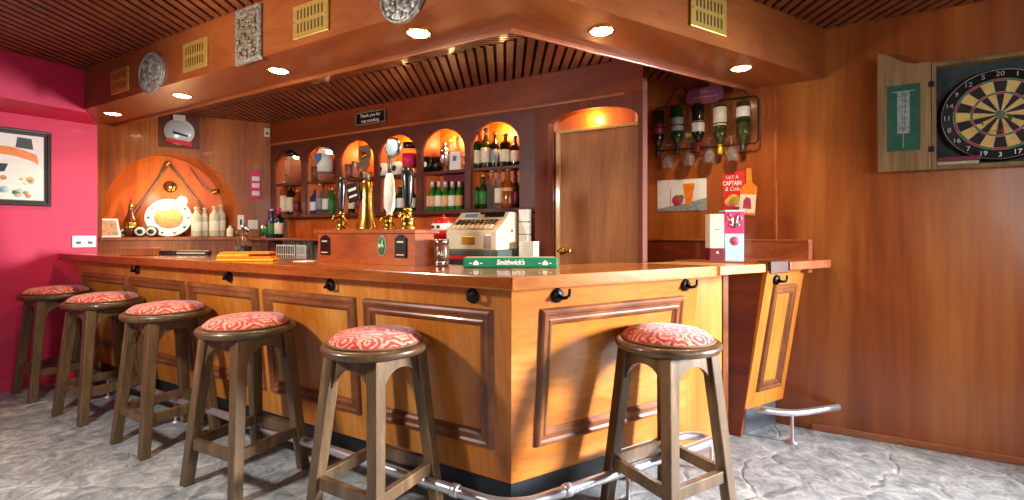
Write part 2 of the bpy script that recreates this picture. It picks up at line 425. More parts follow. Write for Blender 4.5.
MB().hexa([(B0.x, B0.y, ZS-.02), (B1.x, B1.y, ZS-.02), (LW, pk_end.y, ZS-.02), (PK.x, PK.y, ZS-.02)],
          [(B0.x, B0.y, 2.6), (B1.x, B1.y, 2.6), (LW, pk_end.y, 2.6), (PK.x, PK.y, 2.6)]).build('trim_bulkhead', 'pink_paint', kind='structure')
# skirting on the right wall
MB().box(RW-.016, RW, FRY, .1, 0, .04, .004).build('baseboard_right', 'skirting', kind='structure')
# vertical cover strip on the right wall
p = hx(776, 160, RW)
MB().box(RW-.008, RW, p.y-.008, p.y+.008, 1.2, ZS-.02).build('trim_1', 'ledge_wood', kind='structure')

# ceilings: dark board with slats laid on the diagonal
def slat_mesh(clip, z, pitch, w, h, d, ext):
    """slats along direction d inside a convex clip polygon (list of (x,y))"""
    m = MB(); d = Vector(d).normalized(); n = Vector((-d.y, d.x))
    lo = min(n.dot(Vector(p)) for p in clip); hi = max(n.dot(Vector(p)) for p in clip)
    k = lo + pitch/2
    while k < hi:
        ts = []
        for i in range(len(clip)):
            p, q = Vector(clip[i]), Vector(clip[(i+1) % len(clip)])
            a, b = n.dot(p)-k, n.dot(q)-k
            if (a < 0) != (b < 0): ts.append(d.dot(p + (q-p)*(a/(a-b))))
        if len(ts) == 2:
            t0, t1 = sorted(ts); c = n*k
            e = n*(w/2); p0, p1 = c+d*t0, c+d*t1
            q = [(p0-e), (p1-e), (p1+e), (p0+e)]
            m.hexa([(v.x, v.y, z-h) for v in q], [(v.x, v.y, z) for v in q])
        k += pitch
    return m
room = [(LW, FRY), (RW, FRY), (RW, .02), (.02, .02), (.02, 4.74), (LW, 4.74)]
MB().box(LW-.1, RW+.1, FRY-.1, 6.2, ZC+.035, ZC+.1).build('ceiling', 'slat_gap', kind='structure')
m = slat_mesh([(LW, FRY), (RW, FRY), (RW, .02), (.02, .02), (.02, 4.8), (LW, 4.8)] if False else [(LW, FRY), (RW, FRY), (RW, .02), (LW, .02)], ZC+.035, .068, .044, .035, (1, 1), 0)
m.build('trim_ceiling_slats', 'slat', kind='structure')
m = slat_mesh([(LW, .02), (.02, .02), (.02, 4.78), (LW, 4.78)], ZC+.035, .068, .044, .035, (1, 1), 0)
m.build('trim_ceiling_slats_left', 'slat', kind='structure')
# ceiling inside the bar
SI = .52
MB().box(SI-.02, RW, SI-.02, 5.8, ZI+.03, ZC+.03).build('ceiling_bar', 'slat_gap', kind='structure')
bx = 1.17
m = slat_mesh([(bx, SI), (BB, SI), (BB, NW), (bx, NW)], ZI+.03, .062, .042, .03, (1, 1), 0)
m.build('trim_bar_slats', 'slat', kind='structure')
m = slat_mesh([(SI, SI), (bx-.015, SI), (bx-.015, NW), (SI, NW)], ZI+.03, .05, .034, .03, (1, -1), 0)
m.build('trim_bar_slats_edge', 'slat', kind='structure')
m = slat_mesh([(BB, SI), (RW, SI), (RW, 1.5), (BB, 1.5)], ZI+.03, .062, .042, .03, (1, 1), 0)
m.build('trim_bar_slats_end', 'slat', kind='structure')
# soffit: two mitred legs
o = MB().prism([(.02, .02), (.02, 4.74), (.38, 5.5), (SI, 5.5), (SI, SI)], ZS, ZC+.03, 'z').build('trim_soffit_long', 'soffit_wood', kind='structure')
o = MB().prism([(.02, .02), (RW, .02), (RW, SI), (SI, SI)], ZS, ZC+.03, 'z').build('trim_soffit_short', 'soffit_wood_cross', kind='structure')
m = MB(); m.box(SI-.012, SI+.012, SI-.012, NW, ZS-.022, ZS+.02, .004); m.build('trim_lip_long', 'soffit_wood', kind='structure')
m = MB(); m.box(SI+.012, RW, SI-.012, SI+.012, ZS-.022, ZS+.02, .004); m.build('trim_lip_short', 'ledge_wood', kind='structure')

# niche wall with its arched recess
NX0, NX1 = .42, 1.713
zsh = 1.212
poly = [(.38, 0), (BB+.3, 0), (BB+.3, 2.5), (.38, 2.5), (.38, zsh+.001), (NX0, zsh)]
arc = arch_pts(NX0, NX1, 1.42, 1.995, 24)
poly = [(.38, 0), (BB+.3, 0), (BB+.3, 2.5), (.38, 2.5), (.38, zsh), (NX0, zsh), (NX0, 1.42)] + arc[::-1][1:-1] + [(NX1, 1.42), (NX1, zsh), (NX0+.001, zsh-.0005)]
poly = [(.38, zsh), (NX0, zsh)] + arc[::-1] + [(NX1, zsh), (BB+.3, zsh), (BB+.3, 2.5), (.38, 2.5)]
m = MB().prism(poly, NW, NW+.3, 'y'); m.box(.38, BB+.3, NW, NW+.3, 0, zsh); m.build('wall_niche', 'panel_niche', kind='structure')
MB().box(.3, BB+.3, NW+.3, NW+.36, 1.0, 2.3).build('wall_niche_back', 'orange_veneer', kind='structure')
MB().box(NX0-.03, NX1+.1, NW-.035, NW+.02, zsh-.03, zsh, .004).build('trim_niche_shelf', 'panel_niche', kind='structure')
p = hy(243, 180, NW)
MB().box(p.x-.006, p.x+.006, NW-.006, NW, 1.1, ZI).build('trim_2', 'ledge_wood', kind='structure')

# ------------------------------------------------------------------ bar counter
ZT, TT = 1.08, .053
FT, FB = .12, .30            # face offset under the top / above the plinth
ZF0, ZF1 = .155, ZT-TT
LY = 5.28
XT, XB = 1.527, 1.652          # right end of the short front
bar = thing('bar_counter', 'long L-shaped wooden bar front with raised moulded panels and black plinth', 'bar counter')
m = MB()
th = .04
def lean(z): return FT + (FB-FT)*(ZF1-z)/(ZF1-ZF0)
m.hexa([(FB, FB, ZF0), (FB, LY, ZF0), (FB+th, LY, ZF0), (FB+th, FB+th, ZF0)], [(FT, FT, ZF1), (FT, LY, ZF1), (FT+th, LY, ZF1), (FT+th, FT+th, ZF1)])
m.build('long_front', 'counter_veneer_upright', bar)
m = MB()
m.hexa([(FB, FB, ZF0), (XB, FB, ZF0), (XB, FB+th, ZF0), (FB+th, FB+th, ZF0)], [(FT, FT, ZF1), (XT, FT, ZF1), (XT, FT+th, ZF1), (FT+th, FT+th, ZF1)])
m.build('short_front', 'counter_veneer', bar)
PROF = [(-.004, 0), (0, .018), (.008, .026), (.02, .026), (.028, .016), (.042, .016), (.048, .021), (.058, .021), (.066, .008), (.074, .004), (.076, 0)]
zp0, zp1 = .305, .925
nl = Vector((-(ZF1-ZF0), 0, -(FB-FT))).normalized()
for k in range(5):
    y0 = .25 + .985*k; y1 = y0 + .905
    sh = lambda z: (lean(z)-lean(zp1))*1.0
    q = [(lean(zp0), y0+sh(zp0), zp0), (lean(zp1), y0, zp1), (lean(zp1), y1, zp1), (lean(zp0), y1+sh(zp0), zp0)]
    MB().frame(q, nl, PROF).build('panel_moulding', 'moulding', bar)
ns = Vector((0, -(ZF1-ZF0), -(FB-FT))).normalized()
q = [(.411, lean(zp0), zp0), (.313, lean(zp1), zp1), (1.392, lean(zp1), zp1), (1.49, lean(zp0), zp0)]
MB().frame(q, ns, PROF).build('panel_moulding', 'moulding', bar)
m = MB()
m.hexa([(FB+.04, FB+.04, 0), (FB+.04, LY, 0), (FB+.08, LY, 0), (FB+.08, FB+.08, 0)], [(FB+.03, FB+.03, ZF0), (FB+.03, LY, ZF0), (FB+.08, LY, ZF0), (FB+.08, FB+.08, ZF0)])
m.hexa([(FB+.04, FB+.04, 0), (XB-.02, FB+.04, 0), (XB-.02, FB+.08, 0), (FB+.08, FB+.08, 0)], [(FB+.03, FB+.03, ZF0), (XB-.02, FB+.03, ZF0), (XB-.02, FB+.08, ZF0), (FB+.08, FB+.08, ZF0)])
m.build('plinth', 'plinth_black', bar)
# end panel and staff-side carcass
m = MB().hexa([(XB-.03, FB+th, 0), (XB, FB+th, 0), (XB, .62, 0), (XB-.03, .62, 0)], [(XT-.03, FT+th, ZF1), (XT, FT+th, ZF1), (XT, .62, ZF1), (XT-.03, .62, ZF1)])
m.build('end_panel', 'counter_veneer_upright', bar)
m = MB(); m.box(.6, .62, .6, LY, .1, ZF1); m.box(.6, 1.38, .6, .62, .1, ZF1)
m.build('back_panel', 'mahogany_red', bar)

# worktop (one continuous L) and the pieces beyond it
W = .68
def round_end(x, y0, y1, r=.03, n=5):
    pts = [(x-r+r*math.sin(PI/2*i/n), y0+r-r*math.cos(PI/2*i/n)) for i in range(n+1)]
    return pts
wt = thing('worktop', 'L-shaped polished red-brown worktop running along the long bar front', 'worktop')
MB().prism([(0, 0), (0, LY+.02), (W, LY+.02), (W, W)], ZT-TT, ZT, 'z', bev=.006).build('long_board', 'worktop', wt)
MB().prism([(0, 0)] + round_end(1.55, 0, W, .06) + [(1.55, W), (W, W)], ZT-TT, ZT, 'z', bev=.006).build('short_board', 'worktop_cross_lit', wt)
fl = tag(MB().box(1.552, 2.04, .008, .60, ZT-.05, ZT-.004, .005).build('counter_flap', 'blond'), 'short pale blond wooden lift-up section of worktop beside the leather strap', 'counter flap')
we = tag(MB().prism([(2.25, -.035), (RW-.004-.03, -.035), (RW-.004, -.01), (RW-.004, .62), (2.045, .62), (2.045, .3), (2.045, .0), (2.25, .0)], ZT-.045, ZT+.004, 'z', bev=.005).build('worktop_end', 'ledge_wood'), 'short end piece of worktop fixed against the right-hand panelled wall', 'worktop')
st = thing('strap', 'dark brown leather strap wrapped over the worktop edge beside the wall', 'strap', T((2.15, -.008, ZT)), WY)
MB().box(-.085, .085, -.012, .0, -.058, .008, .004).build('front_tab', 'leather', st)
MB().box(-.085, .085, -.012, .07, .005, .011, .002).build('top_tab', 'leather', st)

# bar flap door below the flap
dr = thing('bar_door', 'plain orange wooden staff door below the lift-up flap', 'bar door')
MB().box(1.67, 2.25, .41, .44, .02, ZT-.06, .002).build('door_leaf', 'counter_veneer_upright', dr)
MB().box(2.25, 2.31, .398, .445, 0, ZT-.055, .003).build('door_post', 'moulding', dr)

# cupboard against the wall, leaning front
cb = thing('end_cupboard', 'narrow bar cupboard with leaning panelled front beside the right wall', 'cupboard')
xa, xb_ = 2.335, RW-.004
yt, yb = .15, .30
za, zb = .17, ZT-.05
m = MB().hexa([(xa, yb, za), (xb_, yb, za), (xb_, yb+.03, za), (xa, yb+.03, za)], [(xa, yt, zb), (xb_, yt, zb), (xb_, yt+.03, zb), (xa, yt+.03, zb)])
m.build('front', 'counter_veneer_upright', cb)
MB().hexa([(xa-.001, yb+.03, .0), (xa+.03, yb+.03, .0), (xa+.03, .6, 0), (xa-.001, .6, 0)], [(xa-.001, yt+.03, zb), (xa+.03, yt+.03, zb), (xa+.03, .6, zb), (xa-.001, .6, zb)]).build('side_panel', 'mahogany_red', cb)
ly = lambda z: yb + (yt-yb)*(z-za)/(zb-za)
nn = Vector((0, -(zb-za), -(yb-yt))).normalized()
q = [(xa+.1, ly(.27), .27), (xa+.1, ly(.93), .93), (xb_-.1, ly(.93), .93), (xb_-.1, ly(.27), .27)]
MB().frame(q, nn, [(t*.75, h*.9) for t, h in PROF]).build('panel_moulding', 'moulding', cb)
MB().box(xa+.03, xb_, yb+.05, yb+.08, 0, za).build('plinth', 'plinth_steel', cb)

# ------------------------------------------------------------------ foot rails
def arc3(c, r, a0, a1, z, n=8): return [(c[0]+r*math.cos(a0+(a1-a0)*i/n), c[1]+r*math.sin(a0+(a1-a0)*i/n), z) for i in range(n+1)]
RO, RZ = .08, .15
fr = thing('foot_rail', 'long chrome foot rail bent round the foot of the bar', 'foot rail')
pts = [(RO, 5.0, RZ), (RO, 3.4, RZ), (RO, 2.0, RZ), (RO, .5, RZ)] + arc3((RO+.16, RO+.16), .16, PI, 1.5*PI, RZ) + [(.7, RO, RZ), (1.45, RO, RZ)]
pts += arc3((1.56, RO+.085), .085, -PI/2, PI/2, RZ)[1:] + [(1.40, RO+.17, RZ+.01)]
MB().tube([T(p) for p in pts], .0225, 14).build('rail', 'chrome', fr, world=False)
for x, y in ((RO, 4.4), (RO, 3.2), (RO, 2.1), (RO, .92), (.85, RO), (1.58, RO)):
    MB().lathe([(.03, 0), (.03, .006), (.009, .01), (.009, RZ-.01)], T((x, y, 0)), 12).build('post', 'chrome', fr, world=False)
for x, y, d in ((RO, .42, 'y'), (.42, RO, 'x')):
    M = Matrix.Translation(T((x, y, RZ))) @ Matrix.Rotation(WX if d == 'y' else WY, 4, 'Z') @ Matrix.Rotation(PI/2, 4, 'Y')
    MB().lathe([(.0225, -.02), (.028, -.016), (.028, .016), (.0225, .02)], (0, 0, 0), 14, M=M).build('collar', 'chrome', fr, world=False)
f2 = thing('foot_rail', 'short bent chrome foot rail in front of the end cupboard by the wall', 'foot rail')
z2 = .17
e0 = hz(757, 409, .19); e1 = hz(792, 414, z2); e2 = hz(838, 407, z2)
c1 = e1 + (e0-e1)*.45; c2 = e1 + (e2-e1)*.35
pp = [e0 + (c1-e0)*t for t in (0, .5)] + [c1*(1-t)**2 + e1*2*t*(1-t) + c2*t*t for t in (0, .2, .4, .6, .8, 1)] + [c2+(e2-c2)*t for t in (.5, 1)]
MB().tube([T(p) for p in pp], .021, 14).build('rail', 'chrome', f2, world=False)
MB().lathe([(.028, 0), (.028, .006), (.008, .01), (.008, z2-.012)], T((e1.x, e1.y, 0)), 12).build('post', 'chrome', f2, world=False)

# ------------------------------------------------------------------ bag hooks under the worktop
def hook(loc, rotz, label):
    t = thing('bag_hook', label, 'hook', T(loc), rotz, 'iron bag hooks under the worktop')
    M = Matrix.Rotation(PI/2, 4, 'X')
    MB().lathe([(.0, .016), (.026, .014), (.033, .004), (.033, 0)], (0, 0, 0), 16, M=M).build('plate', 'iron', t)
    c = [(0, -.01, 0), (0, -.03, -.008), (.003, -.042, -.008), (.016, -.048, -.006), (.028, -.05, .002), (.031, -.05, .018), (.03, -.05, .03)]
    MB().tube(c, [.011, .009, .008, .008, .0075, .007, .006], 8).build('prong', 'iron', t)
    return t
zh = ZF1-.045
fx = lean(zh)-.0005
for px, lb in ((473, 'black iron hook under the long worktop, nearest its corner'), (331, 'black iron hook under long worktop above the gap between the two nearest panels'), (230, 'black iron hook under the long worktop just left of the second stool from the corner'), (138, 'black iron hook under the far end of the long worktop by the pink wall')):
    p = hx(px, 290, fx); hook((fx, p.y, zh), WX, lb)
for px, lb in ((557, 'black iron hook under the short worktop near the corner'), (685, 'black iron hook at the right end of the short bar front')):
    p = hy(px, 290, fx); hook((p.x, fx, zh), WY, lb)
p = hy(776, 282, ly(.97)); hook((p.x, ly(.97), 0.965), WY, 'black iron hook under the brown leather strap')

# ------------------------------------------------------------------ stools
SH = .78
SR = .99
def make_stool(loc, rotz, label):
    t = thing('bar_stool', label, 'stool', loc, rotz, 'backless wooden bar stools along the bar')
    MB().lathe([(r*SR, z) for r, z in [(0, SH-.042), (.205, SH-.042), (.222, SH-.036), (.231, SH-.022), (.229, SH-.008), (.218, SH), (.19, SH), (0, SH)]], seg=48).build('seat_rim', 'stool_rim', t)
    c = MB().lathe([(r*SR, z) for r, z in [(.197, SH+.0), (.197, SH+.010), (.188, SH+.022), (.165, SH+.038), (.12, SH+.046), (.06, SH+.051), (0, SH+.052)]], seg=48).build('cushion', 'damask', t)
    b = MB(); n = 60
    b.tube([(.199*SR*math.cos(2*PI*i/n), .199*SR*math.sin(2*PI*i/n), SH+.006) for i in range(n)], [.006 if i % 2 else .0045 for i in range(n)], 6, closed=True)
    b.build('braid', 'braid', c); 
    zt = SH-.04
    at, ab, w = .124, .188, .026
    ax = lambda z: ab + (at-ab)*z/zt
    for sx in (-1, 1):
        for sy in (-1, 1):
            b = MB()
            def sq(z, k=1.0): 
                cx, cy = sx*ax(z), sy*ax(z); h = w*k
                return [(cx-h, cy-h, z), (cx+h, cy-h, z), (cx+h, cy+h, z), (cx-h, cy+h, z)]
            b.hexa(sq(0, .92), sq(zt, 1.1), bev=.005); b.build('leg', 'stool_wood', t)
    z0, z1 = zt-.145, zt
    for k in range(4):
        M = Matrix.Rotation(k*PI/2, 4, 'Z')
        b = MB(); a1, a0 = ax(z1)-w*.9, ax(z0)-w*.9
        poly = [(-a1, z1), (-a0, z0)]
        hw = a0-.012
        poly += [(hw*math.cos(PI-PI*i/14), z0+.005+.085*math.sin(PI*i/14)) for i in range(15)]
        poly += [(a0, z0), (a1, z1)]
        yo = ax((z0+z1)/2)
        b.hexa([M @ Vector((x, -ax(z)-.012, z)) for x, z in poly], [M @ Vector((x, -ax(z)+.012, z)) for x, z in poly])
        b.build('apron', 'stool_wood', t)
    for k in range(4):
        M = Matrix.Rotation(k*PI/2, 4, 'Z'); zs = .205
        a_ = ax(zs)-w*.6
        MB().box(-a_, a_, -ax(zs)-.014, -ax(zs)+.014, zs-.026, zs+.026, .003, M=M).build('stretcher', 'stool_wood', t)
    return t
def plan(X, D): p = CAM + FWD*D + RGT*X; return (p.x, p.y, 0)
s0 = make_stool(plan(.693, 2.10), WY, 'dark wooden stool with red patterned seat alone before the short bar front')
spots = [((-.592, 2.05), 0, 'wooden stool nearest the bar corner on the long front, red scroll seat in full view'),
         ((-1.364, 2.42), .05, 'second wooden stool from the bar corner along the long front'),
         ((-2.10, 2.86), -.04, 'third wooden stool from the bar corner, middle of the long row of five'),
         ((-2.865, 3.30), .03, 'fourth wooden stool from the bar corner, second from the pink wall'),
         ((-3.60, 3.72), -.03, 'farthest wooden stool, standing against the pink wall')]
for (X, D), rz, lb in spots: dup(s0, plan(X, D), WX+rz, lb)

# ------------------------------------------------------------------ back bar: shelving, doorway
ARCH = [(1.95+.592*k, 2.475+.592*k) for k in range(6)]
zb0, zmid, ztop = 1.435, 1.75, 2.155
bs = thing('back_bar_shelving', 'dark mahogany shelving with six lit arches behind the bar', 'shelving', None)
poly = [(1.80, zb0), (1.80, ztop), (NW-.002, ztop), (NW-.002, zb0)]
low = []
for y0, y1 in ARCH[::-1]:
    low += [(y1, zb0)] + [(p[0], p[1]) for p in arch_pts(y0, y1, 1.90, 2.08, 14)] + [(y0, zb0)]
MB().prism(poly + low, BB, BB+.025, 'x').build('arched_front', 'mahogany', bs)
m = MB(); m.box(BB+.22, BB+.24, 1.8, NW-.002, zb0, ztop); m.build('back_board', 'orange_veneer', bs)
m = MB()
for k in range(7):
    yc = 1.95-.034 + .592*k if k < 6 else NW-.03
    MB().box(BB+.025, BB+.22, yc-.012, yc+.012, zb0, ztop).build('divider', 'orange_veneer', bs)
MB().box(BB-.02, BB+.24, 1.80, NW-.002, zb0-.035, zb0, .004).build('bottom_shelf', 'mahogany', bs)
MB().box(BB+.026, BB+.22, 1.92, NW-.02, zmid-.022, zmid, .002).build('middle_shelf', 'mahogany', bs)
MB().box(BB-.012, BB, 1.0, NW-.002, ztop-.012, ztop+.006, .003).build('cornice', 'ledge_wood', bs)
MB().box(BB+.025, BB+.24, 1.8, NW-.002, ztop-.02, ztop).build('top_board', 'mahogany', bs)
# structure: wall above, below and behind
MB().prism([(BB, .862), (BB+.05, .862), (BB+.05, 1.7), (BB+.3, 1.7), (BB+.3, NW), (BB, NW)], ztop+.006, ZC, 'z').build('wall_back_bar_top', 'mahogany_red', kind='structure')
MB().box(BB+.2, BB+.3, 1.75, NW, 0, zb0-.035).build('wall_back_bar', 'orange_veneer', kind='structure')
# doorway surround: posts and shallow arch
m = MB()
ap = arch_pts(.90, 1.67, 2.0, 2.088, 16)
m.prism([(.862, 0), (.862, ztop+.006), (1.80, ztop+.006), (1.80, 0), (1.67, 0)] + ap + [(.90, 0)], BB, BB+.05, 'x')
m.build('trim_doorway', 'post_wood', kind='structure')
MB().box(BB+.05, BB+.30, 1.66, 1.80, 0, ztop).build('trim_door_jamb', 'mahogany_red', kind='structure')
MB().box(BB+.11, BB+.17, 1.0, 1.78, 0, 2.5).build('wall_behind_door', 'orange_veneer', kind='structure')
d1 = MB(); xd = BB+.055
d1.box(xd, xd+.04, .92, 1.60, 0, 1.945, .003); d1 = d1.build('door_1', 'door_wood', kind='structure')
m = MB(); m.box(xd-.01, xd+.045, 1.60, 1.64, 0, 1.97, .004); m.box(xd-.01, xd+.045, .92, 1.60, 1.947, 1.97, .004); m.build('door_frame', 'blond', d1)
p = hx(563, 251, xd)
m = MB(); m.lathe([(.0, -.02), (.026, -.016), (.026, 0)], (0, 0, 0), 14, M=Matrix.Translation((xd, p.y, p.z)) @ Matrix.Rotation(PI/2, 4, 'Y'))
m.tube([(xd-.01, p.y, p.z), (xd-.05, p.y, p.z), (xd-.055, p.y-.03, p.z), (xd-.055, p.y-.11, p.z+.004)], .009, 8); m.build('door_handle', 'brass', d1)
# back counter
bc = thing('back_counter', 'low brown back counter below the lit shelves', 'counter')
MB().prism([(1.62, 1.76), (BB+.19, 1.76), (BB+.19, NW-.02), (1.25, NW-.02), (1.25, 4.7), (1.62, 4.7)], .93, .97, 'z', bev=.004).build('counter_top', 'mahogany_red', bc)
MB().box(1.68, 1.70, 1.78, NW-.02, 0, .93).build('counter_front', 'mahogany_red', bc)
MB().box(1.70, BB+.19, 1.76, 1.78, 0, .93).build('counter_end', 'mahogany_red', bc)
#@@BEGIN
# ------------------------------------------------------------------ helpers for placing
def span(p, q): return (T(p)-T(q)).length
def hp(px, py):
    """point on the pink wall"""
    n = Vector((-PD.y, PD.x, 0)); d = ray(px, py); k = Vector((PK.x, PK.y, 0))
    return CAM + d*(n.dot(k-CAM)/n.dot(d))
_d = T((PK.x, PK.y, 0)) - T((PK.x+PD.x, PK.y+PD.y, 0)); WP = math.atan2(_d.y, _d.x)
ROT_Y = Matrix.Rotation(PI/2, 4, 'X')          # lathe axis (z) -> -y, i.e. out of the wall
def disc(mb, r, t, x=0, z=0, y=0, m=None, sx=1, sz=1, seg=28):
    """flat round piece on a wall, back at y, t thick towards the room"""
    return mb.lathe([(r*.999, 0), (r, t*.3), (r*.94, t), (0, t)], (0, 0, 0), seg, m, Matrix.Translation((x, y, z)) @ ROT_Y, sx, sz)

# ------------------------------------------------------------------ soffit: vents, plaques, downlights
def vent(pc, rot, w, h, label, slots=True):
    t = thing('wall_vent', label, 'vent', T(pc), rot, 'brass vents on the soffit')
    MB().box(-w/2, w/2, -.012, 0, -h/2, h/2, .004).build('plate', 'brass_vent', t)
    n = 8
    for r in (-1, 1):
        b = MB()
        for i in range(n):
            x = -w*.34 + w*.68*i/(n-1)
            b.box(x-w*.018, x+w*.018, -.0135, -.012, r*h*.20-h*.14, r*h*.20+h*.14)
        o = b.build('louvre', 'vent_dark' if slots else 'brass', t)
    for sx in (-1, 1):
        MB().lathe([(.004, 0), (.004, .002), (0, .003)], (0, 0, 0), 8, M=Matrix.Translation((sx*w*.45, -.012, 0)) @ ROT_Y).build('screw', 'brass', t)
    return t
def rect_x(x0, x1, yt, yb, x):
    c = hx((x0+x1)/2, (yt+yb)/2, x); w = span(hx(x0, yb, x), hx(x1, yb, x)); xm = (x0+x1)/2
    return c, w, hx(xm, yt, x).z - hx(xm, yb, x).z
def rect_y(x0, x1, yt, yb, y):
    c = hy((x0+x1)/2, (yt+yb)/2, y); w = span(hy(x0, yb, y), hy(x1, yb, y)); xm = (x0+x1)/2
    return c, w, hy(xm, yt, y).z - hy(xm, yb, y).z
FA = .0195
c, w, h = rect_x(112.5, 129.5, 69, 93, FA); vent(c, WX, w, h, 'brass vent at the far left end of the soffit, by the pink wall', False)
c, w, h = rect_x(184.5, 208, 41, 70, FA); vent(c, WX, w, h, 'brass vent between the oval plaque and the rectangular plaque', False)
c, w, h = rect_x(294.5, 329, 2, 36, FA); vent(c, WX, w, h, 'largest brass slotted vent left of the round plaque')
c, w, h = rect_y(690, 725, -5, 32, FA); vent(c, WY, w, h, 'brass slotted vent on the short right-hand soffit')
def relief(b, w, h, n, r0, y, seed, round_=True):
    rnd = random.Random(seed)
    for _ in range(n):
        a, q = rnd.uniform(0, 2*PI), math.sqrt(rnd.random())*.8
        x, z = (w/2*q*math.cos(a), h/2*q*math.sin(a)) if round_ else (rnd.uniform(-.42, .42)*w, rnd.uniform(-.42, .42)*h)
        b.lathe([(r0, 0), (r0*.8, r0*.5), (0, r0*.7)], (0, 0, 0), 8, M=Matrix.Translation((x, y, z)) @ ROT_Y, sx=rnd.uniform(.5, 1.4), sy=rnd.uniform(.5, 1.8))
c, w, h = rect_x(141, 165, 53, 94, FA)
t = thing('wall_plaque', 'dark oval pewter plaque on the soffit between two brass vents', 'plaque', T(c), WX, 'metal plaques on the soffit')
disc(MB(), 1, .014, sx=w/2, sz=h/2).build('plate', 'pewter', t)
b = MB(); b.tube([(w/2*.95*math.cos(2*PI*i/40), -.014, h/2*.95*math.sin(2*PI*i/40)) for i in range(40)], .007, 6, closed=True); b.build('rim', 'pewter', t)
b = MB(); relief(b, w, h, 40, .018, -.012, 3); b.build('relief', 'pewter', t)
c, w, h = rect_x(238.5, 262.5, 8.5, 63.5, FA)
t = thing('wall_plaque', 'rectangular embossed metal plaque on the soffit, brown centre and silver edge', 'plaque', T(c), WX, 'metal plaques on the soffit')
MB().box(-w/2, w/2, -.012, 0, -h/2, h/2, .004).build('plate', 'pewter_brown', t)
b = MB().frame([(-w/2, -.012, -h/2), (w/2, -.012, -h/2), (w/2, -.012, h/2), (-w/2, -.012, h/2)], (0, -1, 0), [(0, 0), (.004, .01), (.022, .01), (.028, 0)]); b.build('rim', 'pewter', t)
b = MB(); relief(b, w, h, 46, .02, -.012, 5, False); b.build('relief', 'pewter_brown', t)
c, w, h = rect_x(379, 428, -32, 24, FA)
t = thing('wall_plaque', 'round embossed silver plaque above the downlight nearest the soffit corner', 'plaque', T(c), WX, 'metal plaques on the soffit')
disc(MB(), 1, .014, sx=h/2, sz=h/2, seg=40).build('plate', 'pewter', t)
b = MB(); r_ = h/2*.95; b.tube([(r_*math.cos(2*PI*i/48), -.014, r_*math.sin(2*PI*i/48)) for i in range(48)], .008, 6, closed=True); b.build('rim', 'pewter', t)
b = MB(); relief(b, h, h, 60, .02, -.012, 8); b.build('relief', 'pewter', t)
DL = [(113, 113.5, 'first recessed downlight from the pink wall in the soffit'), (182, 95.5, 'second recessed downlight from the pink wall in the soffit'),
      (278.5, 70.5, 'third recessed downlight from the pink wall, under the slotted brass vent'), (418.5, 33, 'recessed downlight under the round silver plaque'),
      (601.5, 31, 'recessed downlight nearest the corner in the short right-hand soffit'), (741, 68, 'recessed downlight above the wine rack, nearest the right wall')]
for px, py, lb in DL:
    p = T(hz(px, py, ZS))
    t = thing('downlight', lb, 'light', p, 0, 'downlights in the soffit')
    MB().lathe([(.060, 0), (.066, -.002), (.062, -.006), (.056, -.006), (.054, 0)], seg=24).build('ring', 'brass', t)
    MB().lathe([(0, -.008), (.03, -.0075), (.048, -.005), (.054, -.001), (.054, 0), (0, 0)], seg=20).build('bulb', 'bulb', t)
    l = bpy.data.lights.new('downlight_glow', 'SPOT'); l.energy = DLW; l.color = (1, .74, .46); l.spot_size = 2.35; l.spot_blend = .7; l.shadow_soft_size = .04
    o = bpy.data.objects.new('downlight_glow', l); COL.objects.link(o); o.location = p + Vector((0, 0, -.05))

# ------------------------------------------------------------------ small wall things
p = hx(371, 119, BB-.002)
w = span(hx(356, 119, BB), hx(386, 119, BB)); h = .115
t = thing('wall_sign', 'small dark framed sign thanking guests for not smoking, above the lit shelves', 'sign', T((BB, p.y, (ZI+ztop)/2-.0)), WX)
MB().box(-w/2, w/2, -.012, 0, -h/2, h/2, .002).build('board', 'black', t)
MB().frame([(-w/2, -.012, -h/2), (w/2, -.012, -h/2), (w/2, -.012, h/2), (-w/2, -.012, h/2)], (0, -1, 0), [(0, 0), (.001, .006), (.010, .006), (.012, 0)]).build('frame', 'pewter_brown', t)
MB().text('Thank you for', .042, 0, .022, -.0125, squash=w/.36).text('not smoking', .042, 0, -.024, -.0125, squash=w/.36).build('lettering', 'cream', t)
p = hy(267, 133, NW)
t = thing('sensor', 'small beige sensor box high in the corner beside the shelving', 'sensor', T(p), WY)
MB().box(-.028, .028, -.03, 0, -.045, .045, .006).build('housing', 'beige', t); MB().box(-.012, .012, -.032, -.03, -.02, .0, .0).build('lens', 'charcoal', t)
c, w, h = rect_y(164, 195, 119, 145, NW)
t = thing('mirror_plaque', 'oval advertising mirror with pale frame and red ribbon above the lit niche', 'plaque', T(c), WY)
MB().box(-w*.66, w*.66, -.008, 0, -h*.62, h*.7, .003).build('backing_board', 'mahogany', t)
disc(MB(), 1, .02, y=-.008, sx=w/2, sz=h/2).build('oval_frame', 'beige', t)
disc(MB(), 1, .005, y=-.0265, sx=w*.41, sz=h*.38).build('mirror_face', 'mirror', t)
MB().box(-w*.2, w*.2, -.03, -.01, h*.42, h*.64, .004).build('crest', 'beige', t)
MB().prism([(-w*.42, -h*.42), (w*.42, -h*.55), (w*.42, -h*.38), (-w*.42, -h*.27)], -.036, -.024, 'y').build('ribbon', 'poster_red', t)
MB().prism([(-w*.2, .0), (w*.28, -h*.12), (w*.28, -h*.2), (-w*.2, -h*.1)], -.034, -.03, 'y').build('emblem', 'charcoal', t)
c, w, h = rect_y(250.5, 261, 171, 199, NW)
t = thing('snack_card', 'pink and white snack packet card hanging on the wall between niche and shelving', 'packet', T(c), WY)
MB().box(-w/2, w/2, -.012, 0, -h/2, h/2, .003).build('card', 'pink_card', t)
